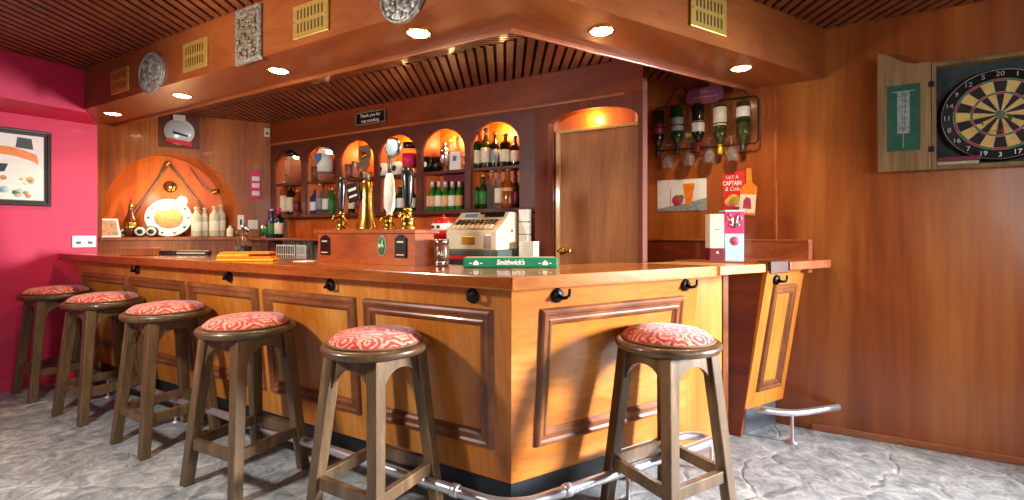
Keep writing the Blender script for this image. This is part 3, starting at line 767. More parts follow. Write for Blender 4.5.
for z in (-.30, -.02, .22): MB().box(-w*.36, w*.36, -.016, -.012, h*z-h*.08, h*z+h*.08, .002).build('packet', 'white_paper', t)
c, w, h = rect_y(248, 258, 220, 229, NW)
t = thing('light_switch', 'square white light switch under the pink packet card', 'switch', T(c), WY)
MB().box(-w/2, w/2, -.01, 0, -h/2, h/2, .003).build('plate', 'white_plastic', t); MB().box(-w*.15, w*.15, -.015, -.009, -h*.25, h*.25, .002).build('rocker', 'white_plastic', t)
c, w, h = rect_y(232, 238.5, 215, 229.5, NW)
t = thing('light_switch', 'tall white switch at the right foot of the niche arch', 'switch', T(c + Vector((.06, 0, 0))), WY)
MB().box(-w/2, w/2, -.012, 0, -h/2, h/2, .003).build('plate', 'white_plastic', t); MB().box(-w*.15, w*.15, -.016, -.011, -h*.2, h*.2, .002).build('rocker', 'charcoal', t)
p = hp(84, 241.5); w = span(hp(72, 241), hp(96, 241)); h = hp(84, 235.5).z-hp(84, 247).z
t = thing('wall_socket', 'white double wall socket on the pink wall at counter height', 'socket', T(p), WP)
MB().box(-w/2, w/2, -.012, 0, -h/2, h/2, .003).build('plate', 'white_plastic', t)
for sx in (-1, 1):
    MB().box(sx*w*.24-.016, sx*w*.24+.016, -.0135, -.012, -h*.22, h*.02).build('outlet', 'charcoal', t)
    MB().box(sx*w*.24-.006, sx*w*.24+.006, -.016, -.012, h*.16, h*.3, .001).build('rocker', 'white_plastic', t)
# framed poster on the pink wall
pr = hp(50.5, 166); pl = hp(-45, 166); w = span(pr, pl); zt_, zb_ = hp(50.5, 133).z, hp(50.5, 206.5).z; h = zt_-zb_
pc_ = (pr+pl)/2
t = thing('framed_picture', 'dark framed poster with an orange sweep on pale paper on the pink wall', 'picture', T((pc_.x, pc_.y, (zt_+zb_)/2)), WP)
MB().box(-w/2, w/2, -.012, 0, -h/2, h/2, .002).build('backing', 'black', t)
MB().frame([(-w/2, -.012, -h/2), (w/2, -.012, -h/2), (w/2, -.012, h/2), (-w/2, -.012, h/2)], (0, -1, 0), [(-.001, -.01), (0, .012), (.006, .018), (.02, .016), (.026, .006), (.036, .004), (.036, 0)]).build('frame', 'frame_dark', t)
px1, pz1 = w/2-.045, h/2-.045
pa = MB().box(-px1, px1, -.0145, -.0125, -pz1, pz1).build('paper', 'mount_white', t)
b = MB()
sw = [(-px1, pz1*.35)] + [(-px1+(2*px1-.04)*i/12, pz1*.42+.05*math.sin(PI*i/12)) for i in range(13)] + [(px1-.03, pz1*.12)] + [(px1-.06-(2*px1-.1)*i/12, pz1*.2+.04*math.sin(PI*i/12)) for i in range(13)]
b.prism(sw, -.016, -.0145, 'y', 'beer_amber')
b.prism([(px1-.16, pz1*.6), (px1-.06, pz1*.57), (px1-.07, pz1*.9), (px1-.15, pz1*.92)], -.0162, -.0146, 'y', 'charcoal')
b.prism([(px1-.42, -.1), (px1-.22, -.04), (px1-.2, .02), (px1-.3, .02), (px1-.42, .04)], -.0162, -.0146, 'y', 'dart_backing')
rnd = random.Random(4)
for i in range(26):
    x, z = rnd.uniform(-px1+.03, px1-.03), rnd.uniform(-pz1+.03, -pz1+.17)
    disc(b, rnd.uniform(.012, .028), .0015, x, z, -.0146, rnd.choice(['leaf', 'pale_blue', 'peach', 'stoneware', 'cream', 'tan_picture']), seg=10)
b.build('print', None, pa)

# ------------------------------------------------------------------ niche display
yn = NW+.13
def nx(px, py=236): return hy(px, py, yn)
def on_shelf(px, y=None):
    p = hy(px, 236, yn if y is None else y); return T((p.x, p.y, zsh+.0005))
t = thing('picture_card', 'small tan picture card leaning at the left end of the niche shelf', 'card', on_shelf(109, NW+.02), WY)
MB().prism([(-.075, 0), (.085, 0), (.06, .165), (-.08, .165)], -.004, .008, 'y').build('card', 'mount_white', t)
MB().prism([(-.062, .015), (.068, .015), (.048, .15), (-.066, .15)], -.006, -.004, 'y').build('print', 'tan_picture', t)
t = thing('decanter', 'slim brown decanter with pointed stopper on the niche shelf', 'decanter', on_shelf(131), WY)
MB().lathe([(0, 0), (.05, .005), (.055, .06), (.05, .16), (.028, .21), (.02, .25), (.026, .262), (0, .262)]).build('body', 'brown_glass', t)
MB().lathe([(.012, .262), (.022, .28), (.012, .31), (0, .36)]).build('stopper', 'brass', t)
MB().lathe([(.056, .08), (.056, .085), (.0555, .13), (.052, .135)]).build('band', 'brass', t)
for px, lb, s_ in ((125, 'small dark barrel ornament with pale end, behind the brown decanter', .8), (141, 'small dark barrel ornament with pale end, middle of the three on the shelf', 1), (152, 'small dark barrel ornament with pale end, nearest the oval plate', 1)):
    t = thing('barrel_ornament', lb, 'ornament', on_shelf(px, NW+.03 if px > 130 else NW+.16) + Vector((0, 0, .052*s_)), WY, 'barrel ornaments in the niche')
    M = ROT_Y
    MB().lathe([(0, -.05*s_), (.044*s_, -.05*s_), (.052*s_, 0), (.044*s_, .05*s_), (0, .05*s_)], M=M).build('barrel', 'black', t)
    MB().lathe([(.04*s_, .05*s_), (.04*s_, .053*s_), (0, .053*s_)], M=M).build('end', 'cream', t)
    MB().lathe([(.022*s_, .053*s_), (.022*s_, .056*s_), (0, .056*s_)], M=M).build('badge', 'charcoal', t)
w, h = span(nx(145.5), nx(193)), .36
t = thing('oval_plate', 'large white oval plate with painted centre standing in the lit niche', 'plate', on_shelf(169, NW+.12)+Vector((0, 0, h/2)), WY)
M0 = Matrix.Rotation(-.14, 4, 'X')
MB().lathe([(1, .02), (.97, .026), (.72, .006), (0, .004), (0, 0), (.7, 0), (.98, .016)], M=M0 @ ROT_Y, sx=w/2, sy=h/2, seg=40, cap=False).build('plate', 'white_china', t)
MB().lathe([(.62, .006), (.6, .0085), (0, .0085)], M=M0 @ ROT_Y, sx=w/2, sy=h/2*.92, seg=40).build('painted_centre', 'skin_orange', t)
for i in range(10):
    a = 2*PI*i/10
    MB().lathe([(.013, 0), (.011, .004), (0, .005)], M=M0 @ Matrix.Translation((w/2*.84*math.cos(a), -.0185, h/2*.84*math.sin(a))) @ ROT_Y, seg=10).build('painted_spot', 'leaf' if i % 2 else 'beer_amber', t)
for px, py, lb in ((164.5, 206, 'left one of two bright globe bulbs above the oval plate'), (182, 201, 'right one of two bright globe bulbs above the oval plate')):
    p = hy(px, py, NW+.035); P = T(p)
    t = thing('globe_lamp', lb, 'lamp', P, WY, 'globe bulbs in the niche')
    MB().ball((0, 0, 0), .04, sz=1.1).build('bulb', 'globe_bulb', t)
    b = MB(); b.tube([(0, .02, -.03), (0, .1, -.05), (0, .15, -.09), (0, .15, -(p.z-zsh)+.006)], .009, 8); b.lathe([(.04, 0), (.04, .006), (0, .008)], (0, .15, -(p.z-zsh)+.0005), 16); b.build('holder', 'brass', t)
    l = bpy.data.lights.new('globe_glow', 'POINT'); l.energy = GLW; l.color = (1, .72, .4); l.shadow_soft_size = .045
    o = bpy.data.objects.new('globe_glow', l); COL.objects.link(o); o.location = P + FWD*-.09 + Vector((0, 0, .03))
yb_ = NW+.28
def rod(pts, r, name, label, mat, cat, knob=None):
    P = [T(hy(a, b, yb_)) for a, b in pts]
    c = P[0].copy(); t = thing(name, label, cat, c, 0)
    MB().tube([p-c for p in P], r, 10).build('shaft', mat, t)
    if knob:
        k = P[knob[0]]-c; MB().ball((k.x, k.y, k.z), knob[1]).build('knob', 'brass', t)
    return t
rod([(126, 224), (133, 213), (148, 194), (160, 177), (167, 164)], [.014, .012, .011, .011, .015], 'walking_stick', 'dark brass-tipped stick sloping up to the right on the niche back', 'pewter_brown', 'stick', (4, .022))
rod([(168.5, 163), (176, 172), (187, 187), (197, 200), (204, 211)], [.015, .011, .011, .012, .014], 'walking_stick', 'dark brass-tipped stick sloping down to the right on the niche back', 'pewter_brown', 'stick', (0, .022))
rod([(191, 168), (201, 184), (209, 190), (215, 192)], [.006, .007, .008, .02], 'horn', 'thin dark horn with flared end at the right of the niche back', 'pewter_brown', 'horn', (3, .03))
p = hy(170.5, 187, NW+.297)
t = thing('horse_brass', 'round brass ornament hanging under the peak of the two sticks', 'ornament', T(p), WY)
disc(MB(), .056, .02).build('disc', 'brass', t); MB().ball((0, -.02, 0), .03).build('boss', 'silver', t)
def stone(px, top, r, label, y, mat='stoneware'):
    p = hy(px, 236, y); h = hy(px, top, y).z-zsh
    t = thing('stone_bottle', label, 'bottle', T((p.x, y, zsh+.0005)), 0, 'stoneware bottles in the niche')
    MB().lathe([(0, 0), (r, .003), (r*1.02, .01), (r, h*.66), (r*.85, h*.74), (r*.4, h*.82), (r*.38, h*.93), (r*.5, h*.94), (r*.5, h*.985), (r*.3, h*.985), (0, h*.985)], seg=20).build('body', mat, t)
    MB().lathe([(r*.3, h*.97), (r*.3, h), (0, h)], seg=12).build('cork', 'tan_picture', t)
    MB().lathe([(r*1.005, h*.2), (r*1.02, h*.21), (r*1.012, h*.5), (r*1.0, h*.51)], seg=20).build('label', 'cream', t)
stone(196.5, 207, .044, 'pale stoneware bottle standing right beside the oval plate', NW+.1)
stone(204.5, 207.5, .04, 'pale stoneware bottle, second from the oval plate', NW+.17)
stone(214.5, 206, .044, 'pale stoneware bottle, third from the oval plate', NW+.1)
stone(221, 204.5, .042, 'tall pale stoneware bottle, fourth from the oval plate', NW+.17)
stone(230, 225.5, .03, 'very small white bottle at the right end of the niche shelf', NW+.07, 'white_china')

# ------------------------------------------------------------------ bottles
def bottle_prof(r, h, style):
    if style == 'beer':  return [(0, 0), (r*.96, 0), (r, .004), (r, h*.52), (r*.8, h*.62), (r*.45, h*.74), (r*.4, h*.94), (r*.46, h*.945), (r*.46, h*.97), (0, h*.97)]
    if style == 'square': return [(0, 0), (r*.95, 0), (r, .005), (r, h*.66), (r*.9, h*.72), (r*.34, h*.78), (r*.32, h*.93), (r*.4, h*.94), (r*.4, h*.975), (0, h*.975)]
    if style == 'flask': return [(0, 0), (r*.9, 0), (r*1.02, h*.1), (r*1.05, h*.4), (r*.8, h*.58), (r*.34, h*.7), (r*.32, h*.93), (r*.4, h*.94), (r*.4, h*.975), (0, h*.975)]
    return [(0, 0), (r*.96, 0), (r, .005), (r, h*.60), (r*.92, h*.66), (r*.55, h*.73), (r*.36, h*.78), (r*.33, h*.94), (r*.39, h*.945), (r*.39, h*.975), (0, h*.975)]
def bottle(P, r, h, glass_, label_mat, cap, text, style='wine', group=None, lz=(.14, .5), inverted=False, cat='bottle', neck=False):
    t = thing('bottle', text, cat, P, 0, group)
    M = Matrix.Translation((0, 0, h)) @ Matrix.Rotation(PI, 4, 'X') if inverted else None
    MB().lathe(bottle_prof(r, h, style), seg=18, M=M).build('body', glass_, t)
    if label_mat: MB().lathe([(r*1.0, h*lz[0]), (r*1.025, h*lz[0]+.001), (r*1.025, h*lz[1]-.001), (r*1.0, h*lz[1])], seg=18, M=M).build('label', label_mat, t)
    k = .44 if style != 'beer' else .5
    MB().lathe([(r*k, h*(.80 if neck else .93)), (r*k*1.03, h*.94), (r*k*1.03, h-.002), (r*k*.9, h), (0, h)], seg=14, M=M).build('cap', cap, t)
    return t
xs = BB+.11
def shelf(px, top, z, r, glass_, label_mat, cap, text, style='wine', group=None, dx=0, **kw):
    x = xs+dx; p = hx(px, 200, x)
    t_ = (p-CAM).dot(FWD); h = H + (CY-top)*t_/F - z
    return bottle(T((x, p.y, z+.0006)), r, h, glass_, label_mat, cap, text, style, group, **kw)
g = 'bottles in the arch nearest the door'
shelf(477, 133, zmid, .040, 'bottle_green', 'cream', 'charcoal', 'green whisky bottle with cream label, leftmost on top shelf of arch nearest door', 'square', g)
shelf(486, 128.5, zmid, .040, 'bottle_olive', 'cream', 'charcoal', 'tallest whisky bottle with cream label on top shelf of arch nearest door', 'wine', g)
shelf(495, 132.5, zmid, .036, 'bottle_dark', 'poster_grey', 'maroon', 'dark bottle with grey label, middle of top shelf of arch nearest door', 'wine', g)
shelf(505.5, 133.5, zmid, .043, 'bottle_dark', 'cream', 'maroon', 'stout dark whisky bottle with cream label on top shelf beside the middle bottle', 'square', g)
shelf(515.3, 136, zmid, .034, 'bottle_dark', 'cream', 'charcoal', 'dark slim bottle, rightmost on top shelf of arch nearest door', 'wine', g)
shelf(476, 175.5, zb0, .036, 'bottle_green', 'leaf', 'foil_gold', 'green beer bottle at the left of lower shelf, arch nearest door', 'beer', g)
shelf(483.5, 174.5, zb0, .036, 'bottle_green', 'leaf', 'foil_gold', 'green beer bottle next to the clear bottle, arch nearest door', 'beer', g)
shelf(492, 169, zb0, .040, 'liquor_clear', None, 'foil_pale', 'clear square spirit bottle on lower shelf, arch nearest door', 'square', g)
shelf(499.3, 168, zb0, .037, 'liquor_clear', 'cream', 'foil_gold', 'clear spirit bottle with cream label and gold cap, arch nearest door', 'wine', g)
shelf(508.3, 167.5, zb0, .046, 'bottle_amber', 'peach', 'foil_pale', 'amber flask-shaped spirit bottle with peach label on lower shelf', 'flask', g)
shelf(516.3, 175.5, zb0, .026, 'bottle_dark', 'maroon', 'charcoal', 'slim dark bottle at the right end of lower shelf, arch nearest door', 'wine', g)
names = ['leftmost', 'second from left', 'third from left', 'third from right', 'second from right', 'rightmost']
for i, px in enumerate((426.5, 432.5, 439, 445.5, 452.5, 459.5)):
    shelf(px, 181.5, zb0, .034, 'bottle_bright_green', 'peach' if i % 2 else 'white_paper', 'foil_pale', 'green beer bottle, %s of six in a row in second arch from door' % names[i], 'beer', 'row of six green beer bottles', neck=True)
# second arch, upper shelf
def mug(px, z, r, h, mat, text, emblem, dx=0, name='mug', group=None):
    p = hx(px, 160, xs+dx)
    t = thing(name, text, 'mug', T((xs+dx, p.y, z+.0006)), WX, group)
    MB().lathe([(0, 0), (r, 0), (r, h), (r*.9, h), (r*.88, .008), (0, .008)], seg=22).build('body', mat, t)
    MB().tube([(r*.95, 0, h*.85), (r*1.5, 0, h*.8), (r*1.65, 0, h*.5), (r*1.45, 0, h*.22), (r*.95, 0, h*.18)], r*.13, 8).build('handle', mat, t)
    if emblem: MB().lathe([(r*.45, 0), (r*.42, .002), (0, .002)], M=Matrix.Translation((0, -r*.985, h*.5)) @ ROT_Y, seg=14).build('emblem', emblem, t)
mug(428.5, zmid, .052, .13, 'black', 'black mug with white emblem, leftmost on top shelf of second arch', 'white_china', group='black mugs in the second arch from the door')
mug(437.5, zmid, .045, .125, 'black', 'black mug standing left of the silver cocktail shaker', None, .03, group='black mugs in the second arch from the door')
p = hx(444.7, 160, xs)
t = thing('cocktail_shaker', 'silver cocktail shaker on top shelf of second arch from door', 'shaker', T((xs, p.y, zmid+.0006)), WX)
MB().lathe([(0, 0), (.034, 0), (.044, .13), (.044, .15), (0, .15)]).build('cup', 'silver', t); MB().lathe([(.044, .15), (.040, .18), (.024, .2), (.0, .2)]).build('shoulder', 'silver', t); MB().lathe([(.02, .2), (.018, .235), (0, .24)]).build('cap', 'silver', t)
shelf(451, 140, zmid, .03, 'liquor_clear', None, 'foil_gold', 'clear bottle with gold top just right of the silver shaker', 'wine', None, .04)
shelf(455, 136.5, zmid, .03, 'liquor_clear', None, 'foil_gold', 'clear bottle with gold top behind the white jug', 'wine', None, .06)
p = hx(457.5, 160, xs-.02)
t = thing('water_jug', 'square white jug with blue mark on top shelf of second arch', 'jug', T((xs-.02, p.y, zmid+.0006)), WX)
MB().hexa([(-.055, -.04, 0), (.055, -.04, 0), (.055, .04, 0), (-.055, .04, 0)], [(-.05, -.036, .145), (.05, -.036, .145), (.05, .036, .145), (-.05, .036, .145)], bev=.008).build('body', 'white_china', t)
MB().box(-.016, .016, -.043, -.0385, .07, .11, .002).build('mark', 'sky_blue', t); MB().tube([(.05, 0, .12), (.08, 0, .115), (.085, 0, .07), (.052, 0, .04)], .008, 8).build('handle', 'white_china', t)
p0, p1 = hx(440, 178, BB+.14), hx(463, 178, BB+.14)
t = thing('tray', 'maroon tray leaning behind the row of green beer bottles', 'tray', T(((BB+.19), (p0.y+p1.y)/2, zb0+.001)), WX)
w = span(p0, p1)
MB().box(-w/2, w/2, -.012, 0, 0, .29, .004).build('board', 'maroon', t); MB().box(-w/2, w/2, -.02, -.012, .27, .29, .002).build('lip', 'maroon', t)
# third arch
for px, lb in ((384.5, 'white china mug, left one on top shelf of third arch from door'), (398.5, 'white china mug, right one on top shelf of third arch from door')):
    mug(px, zmid, .058, .11, 'white_china', lb, 'charcoal', group='white mugs in the third arch from the door')
p = hx(409.5, 160, xs-.03)
t = thing('glass_jar', 'glass jar with black lid and pink label on top shelf of third arch', 'jar', T((xs-.03, p.y, zmid+.0006)), WX)
MB().lathe([(0, 0), (.056, 0), (.06, .01), (.06, .2), (.05, .21), (0, .21)]).build('body', 'liquor_clear', t); MB().lathe([(.062, .06), (.062, .17), (.061, .17)]).build('label', 'pink_card', t); MB().lathe([(.054, .21), (.056, .265), (0, .27)]).build('lid', 'black', t)
names = ['leftmost', 'second', 'third', 'fourth', 'rightmost']
for i, px in enumerate((381, 387.5, 394, 401, 412.5)):
    shelf(px, 185, zb0, .034, 'bottle_green', 'white_paper', 'foil_gold', 'dark green beer bottle with white label, %s on lower shelf of third arch' % names[i], 'beer', 'green beer bottles in the third arch from the door')
# fourth arch
def tumbler(P, r, h, text, group, mat='clear_glass'):
    t = thing('glass', text, 'glass', P, 0, group)
    MB().lathe([(0, 0), (r*.85, 0), (r, h), (r*.93, h), (r*.78, .012), (0, .012)], seg=18).build('bowl', mat, t)
    MB().lathe([(r*.86, -.0001), (r*.88, .008), (r*.86, .012), (0, .012)], seg=18).build('base', mat, t)
names = ['leftmost', 'second', 'third', 'rightmost']
for i, px in enumerate((342.5, 348.5, 355, 361)):
    p = hx(px, 170, xs); tumbler(T((xs, p.y, zmid+.0006)), .034, .14 if i % 2 else .16, 'clear glass, %s on top shelf of fourth arch from door' % names[i], 'glasses on the top shelf of the fourth arch')
p = hx(365.5, 170, xs-.03)
t = thing('trophy_shield', 'tarnished brass shield standing in the fourth arch from the door', 'shield', T((xs-.03, p.y, zmid+.0006)), WX)
MB().prism([(-.07, .29), (.07, .29), (.075, .2), (.05, .1), (.0, .05), (-.05, .1), (-.075, .2)], -.015, 0, 'y', bev=.004).build('shield', 'pewter_brown', t)
MB().box(-.05, .05, -.03, .03, 0, .05, .005).build('stand', 'mahogany', t); disc(MB(), .03, .01, 0, .2, -.015).build('boss', 'brass', t)
for i, (px, gm, lm) in enumerate(((345, 'bottle_dark', 'poster_red'), (352, 'bottle_dark', 'cream'), (359, 'bottle_amber', 'maroon'), (369, 'bottle_green', 'cream'))):
    shelf(px, 184, zb0, .036, gm, lm, 'charcoal', ['dark bottle with red label, leftmost on lower shelf of fourth arch', 'dark bottle with cream label beside the tap tower, fourth arch', 'amber bottle with maroon label behind the tap tower, fourth arch', 'green bottle with cream label at the right of the fourth arch'][i], 'wine', 'bottles on the lower shelf of the fourth arch')
# fifth arch
for i, px in enumerate((308.5, 314.5)):
    p = hx(px, 170, xs); tumbler(T((xs, p.y, zmid+.0006)), .034, .15, 'clear glass, %s on top shelf of fifth arch from door' % ('left' if i == 0 else 'right'), 'glasses on the top shelf of the fifth arch')
p = hx(325.5, 170, xs-.03)
t = thing('drink_dispenser', 'tall glass dispenser with blue and white label in fifth arch from door', 'dispenser', T((xs-.03, p.y, zmid+.0006)), WX)
MB().lathe([(0, 0), (.068, 0), (.075, .02), (.075, .27), (.06, .285), (0, .285)]).build('body', 'liquor_clear', t); MB().lathe([(.076, .08), (.076, .25), (.0755, .25)], seg=20).build('label', 'white_paper', t)
MB().prism([(-.06, .2), (-.02, .15), (.03, .19), (.03, .25), (-.06, .25)], -.08, -.072, 'y').build('emblem', 'sky_blue', t); MB().lathe([(.062, .285), (.062, .31), (0, .315)]).build('lid', 'foil_pale', t)
for i, (px, gm, lm, cp, tp) in enumerate(((308, 'bottle_blue', 'pale_blue', 'foil_pale', 186), (314, 'bottle_blue', 'white_paper', 'silver', 190), (320, 'liquor_clear', 'poster_grey', 'foil_pale', 183), (326.5, 'liquor_clear', 'white_paper', 'red', 184), (332.5, 'bottle_bright_green', 'leaf', 'foil_pale', 188))):
    shelf(px, tp, zb0, .038, gm, lm, cp, ['dark blue bottle, leftmost on lower shelf of fifth arch', 'short blue bottle with white label on lower shelf of fifth arch', 'clear bottle with grey label, middle of lower shelf in fifth arch', 'clear bottle with red cap on lower shelf of fifth arch', 'bright green bottle, rightmost on lower shelf of fifth arch'][i], 'square', 'bottles on the lower shelf of the fifth arch')
# sixth arch (by the niche)
p = hx(293.5, 165, xs-.03)
t = thing('glass_pitcher', 'large glass pitcher with black lid in the arch nearest the niche', 'pitcher', T((xs-.03, p.y, zmid+.0006)), WX)
MB().lathe([(0, 0), (.05, 0), (.085, .06), (.092, .15), (.085, .24), (.07, .26), (0, .26)]).build('body', 'liquor_clear', t); MB().lathe([(.07, .26), (.074, .3), (.05, .33), (0, .335)]).build('lid', 'black', t)
MB().tube([(-.085, 0, .24), (-.13, 0, .22), (-.135, 0, .12), (-.088, 0, .08)], .011, 8).build('handle', 'clear_glass', t)
for i, (px, gm, lm, tp) in enumerate(((278, 'bottle_dark', 'white_paper', 182), (284.5, 'bottle_amber', 'cream', 181), (291, 'bottle_dark', 'cream', 184), (297.5, 'bottle_amber', 'maroon', 190))):
    shelf(px, tp, zb0, .042, gm, lm, 'peach', ['dark bottle with white label, leftmost on lower shelf by the niche', 'amber bottle with cream label, second on lower shelf by the niche', 'dark bottle with cream label, third on lower shelf by the niche', 'amber bottle with maroon label, fourth on lower shelf by the niche'][i], 'square', 'bottles on the lower shelf of the arch by the niche', lz=(.1, .56))
shelf(276, 166, zmid, .03, 'bottle_dark', None, 'foil_gold', 'slim black bottle with gold top standing left of the glass pitcher', 'wine')

# small shelf and glass racks under the shelving, near the niche
t = thing('wall_shelf', 'short wooden shelf under the arches beside the niche', 'shelf')
MB().box(1.78, BB+.19, 4.15, NW-.02, 1.18, 1.20, .003).build('board', 'ledge_wood', t)
for y in (4.25, 5.3): MB().box(1.95, BB+.19, y, y+.02, 1.10, 1.18).build('bracket', 'mahogany', t)
p = hx(264, 236, 1.9)
t = thing('drink_can', 'metal can at the left end of the short shelf', 'can', T((1.9, p.y-.03, 1.2006)), 0)
MB().lathe([(0, 0), (.036, 0), (.04, .006), (.04, .12), (.034, .13), (0, .128)]).build('body', 'silver', t); MB().lathe([(.0405, .03), (.041, .09), (.0405, .095)]).build('band', 'leaf', t)
def low(px, top, r, *a, **k):
    p = hx(px, 236, 1.88); t_ = (p-CAM).dot(FWD); h = H+(CY-top)*t_/F-1.2
    bottle(T((1.88, p.y, 1.2006)), r, h, *a, **k)
low(272, 209, .036, 'bottle_blue', 'leaf', 'foil_pale', 'blue bottle with green label on the short shelf', 'beer')
low(279, 208, .04, 'bottle_dark', 'cream', 'pink_card', 'dark bottle with white label and pink neck on the short shelf', 'wine', neck=True)
for i, (a, b_) in enumerate(((284, 302), (304, 313))):
    p0, p1 = hx(a, 250, 1.84), hx(b_, 250, 1.84); w = span(p0, p1); c = (p0+p1)/2
    t = thing('glass_rack', ['wide white basket of glasses under the short shelf', 'narrow white basket of glasses beside the tap counter'][i], 'basket', T((1.84, c.y, .9705)), WX)
    h = .17
    MB().box(-w/2, w/2, -.08, .08, 0, .012, .002).build('base', 'white_plastic', t)
    for y in (-.08, .074):
        b = MB()
        for k in range(9): b.box(-w/2+w*k/8-.004*(k == 8), -w/2+w*k/8+.004, y, y+.006, .012, h)
        b.box(-w/2, w/2, y, y+.006, h-.012, h); b.box(-w/2, w/2, y, y+.006, h*.45, h*.5); b.build('side', 'white_plastic', t)
    n = 4 if i == 0 else 2
    for k in range(n):
        q = Vector((1.84, p0.y+(p1.y-p0.y)*(k+.5)/n, .9835))
        tumbler(T(q), .032, .2, 'clear glass in the %s white basket, %s' % (('wide', ['leftmost', 'second from left', 'second from right', 'rightmost'][k]) if i == 0 else ('narrow', ['left one', 'right one'][k])), 'glasses in the white baskets')

# ------------------------------------------------------------------ raised tap counter with beer taps
XR = .42
yr0, yr1 = 1.113, 2.02
t = thing('tap_counter', 'raised orange wooden tap stand along the back of the long worktop', 'tap stand')
MB().box(XR, .545, yr0, yr1, ZT+.0005, 1.262).build('body', 'tap_wood', t)
MB().box(XR-.02, .565, yr0-.02, yr1+.02, 1.247, 1.268, .004).build('top_board', 'ledge_wood', t)
ZR = 1.2685
def badge(px, w, h, label, oval=False):
    p = hx(px, 246, XR)
    t = thing('beer_badge', label, 'badge', T((XR-.0005, p.y, ZT+.1)), WX)
    if oval:
        disc(MB(), 1, .008, sx=w/2, sz=h/2).build('rim', 'foil_pale', t); disc(MB(), 1, .004, y=-.007, sx=w*.43, sz=h*.44).build('face', 'green_oval', t)
        b = MB(); b.tube([(-w*.28, -.012, -.005), (-w*.2, -.012, .016), (-w*.14, -.012, -.014), (-w*.05, -.012, .006), (w*.03, -.012, -.012), (w*.12, -.012, .01), (w*.2, -.012, -.012), (w*.28, -.012, .004)], .0035, 6); b.build('script_mark', 'white_paper', t)
    else:
        MB().prism([(-w/2, -h/2), (w/2, -h/2), (w/2, h*.36), (w*.3, h*.4), (w*.12, h*.5), (-w*.12, h*.5), (-w*.3, h*.4), (-w/2, h*.36)], -.01, 0, 'y', bev=.002).build('plate', 'black', t)
        MB().box(-w*.28, w*.28, -.0112, -.0099, h*.16, h*.23).build('mark', 'foil_pale', t); MB().box(-w*.34, w*.34, -.0112, -.0099, -h*.4, -h*.34).build('line', 'peach', t)
badge(326, .075, .115, 'black shield beer badge at the left end of the tap stand')
badge(401.5, .078, .12, 'black shield beer badge near the right end of the tap stand')
badge(382.5, .062, .115, 'oval green beer badge between the taps, on the tap stand front', True)
def tap_at(px, x=.485): p = hx(px, 229, x); return T((x, p.y, ZR))
def tap(px, label, base, handle_h, prof, hm, r=.034):
    t = thing('beer_tap', label, 'beer tap', tap_at(px), WX, 'beer taps on the tap stand')
    MB().lathe([(0, 0), (r*1.25, 0), (r*1.25, .008), (r, .016), (r*.92, base*.35), (r*1.05, base*.45), (r*1.05, base*.52), (r*.6, base*.6), (r*.5, base*.86), (r*.75, base*.92), (r*.4, base), (0, base)]).build('base', 'brass', t)
    MB().lathe([(q*r, base-.004+z*handle_h) for q, z in prof]).build('handle', hm, t)
    MB().tube([(0, -r*.6, base*.75), (0, -.06, base*.72), (0, -.07, base*.5)], .007, 8).build('spout', 'brass', t)
    return t
hp_ = [(0, 0), (.3, 0), (.34, .12), (.55, .4), (.72, .75), (.68, .9), (.4, .98), (0, 1)]
tap(342, 'tall beer tap with black handle at the left of the tap stand', .105, .21, hp_, 'black', .032)
tw = thing('beer_tap', 'broad golden flared beer tower with black sign', 'beer tap', tap_at(366.5), WX, 'beer taps on the tap stand')
MB().lathe([(0, 0), (.075, 0), (.07, .012), (.052, .06), (.042, .13), (.04, .2), (.036, .26), (.02, .28), (0, .28)], sy=.8, seg=28).build('column', 'brass', tw)
MB().box(-.055, .04, -.05, -.036, .165, .27, .003, M=Matrix.Rotation(-.22, 4, 'Y')).build('sign', 'black', tw)
MB().box(-.04, .022, -.0515, -.049, .225, .24, M=Matrix.Rotation(-.22, 4, 'Y')).build('sign_mark', 'foil_pale', tw)
MB().box(-.04, .022, -.0515, -.049, .19, .2, M=Matrix.Rotation(-.22, 4, 'Y')).build('sign_line', 'foil_pale', tw)
MB().lathe([(.014, .27), (.022, .29), (.024, .31), (.014, .325), (0, .33)]).build('finial', 'stool_rim', tw)
tc_ = tap(389.5, 'beer tap with white ceramic handle in the middle of the tap stand', .085, .23, [(0, 0), (.45, 0), (.5, .06), (.85, .14), (.98, .5), (.8, .85), (.6, .93), (.62, .97), (0, 1)], 'white_china', .032)
MB().lathe([(.01, .3), (.012, .34), (.016, .40), (.008, .42), (0, .42)]).build('lever', 'stool_rim', tc_)
b = MB(); disc(b, .056, .012, .03, .445, 0, seg=24); b.build('medallion', 'silver', tc_)
b = MB(); disc(b, .043, .003, .03, .445, -.012, seg=24); b.build('medallion_face', 'pale_blue', tc_)
tap(408, 'beer tap with thick black handle at the right of the tap stand', .115, .225, [(0, 0), (.4, 0), (.5, .1), (.72, .35), (.9, .75), (.85, .9), (.45, .98), (0, 1)], 'black', .038)

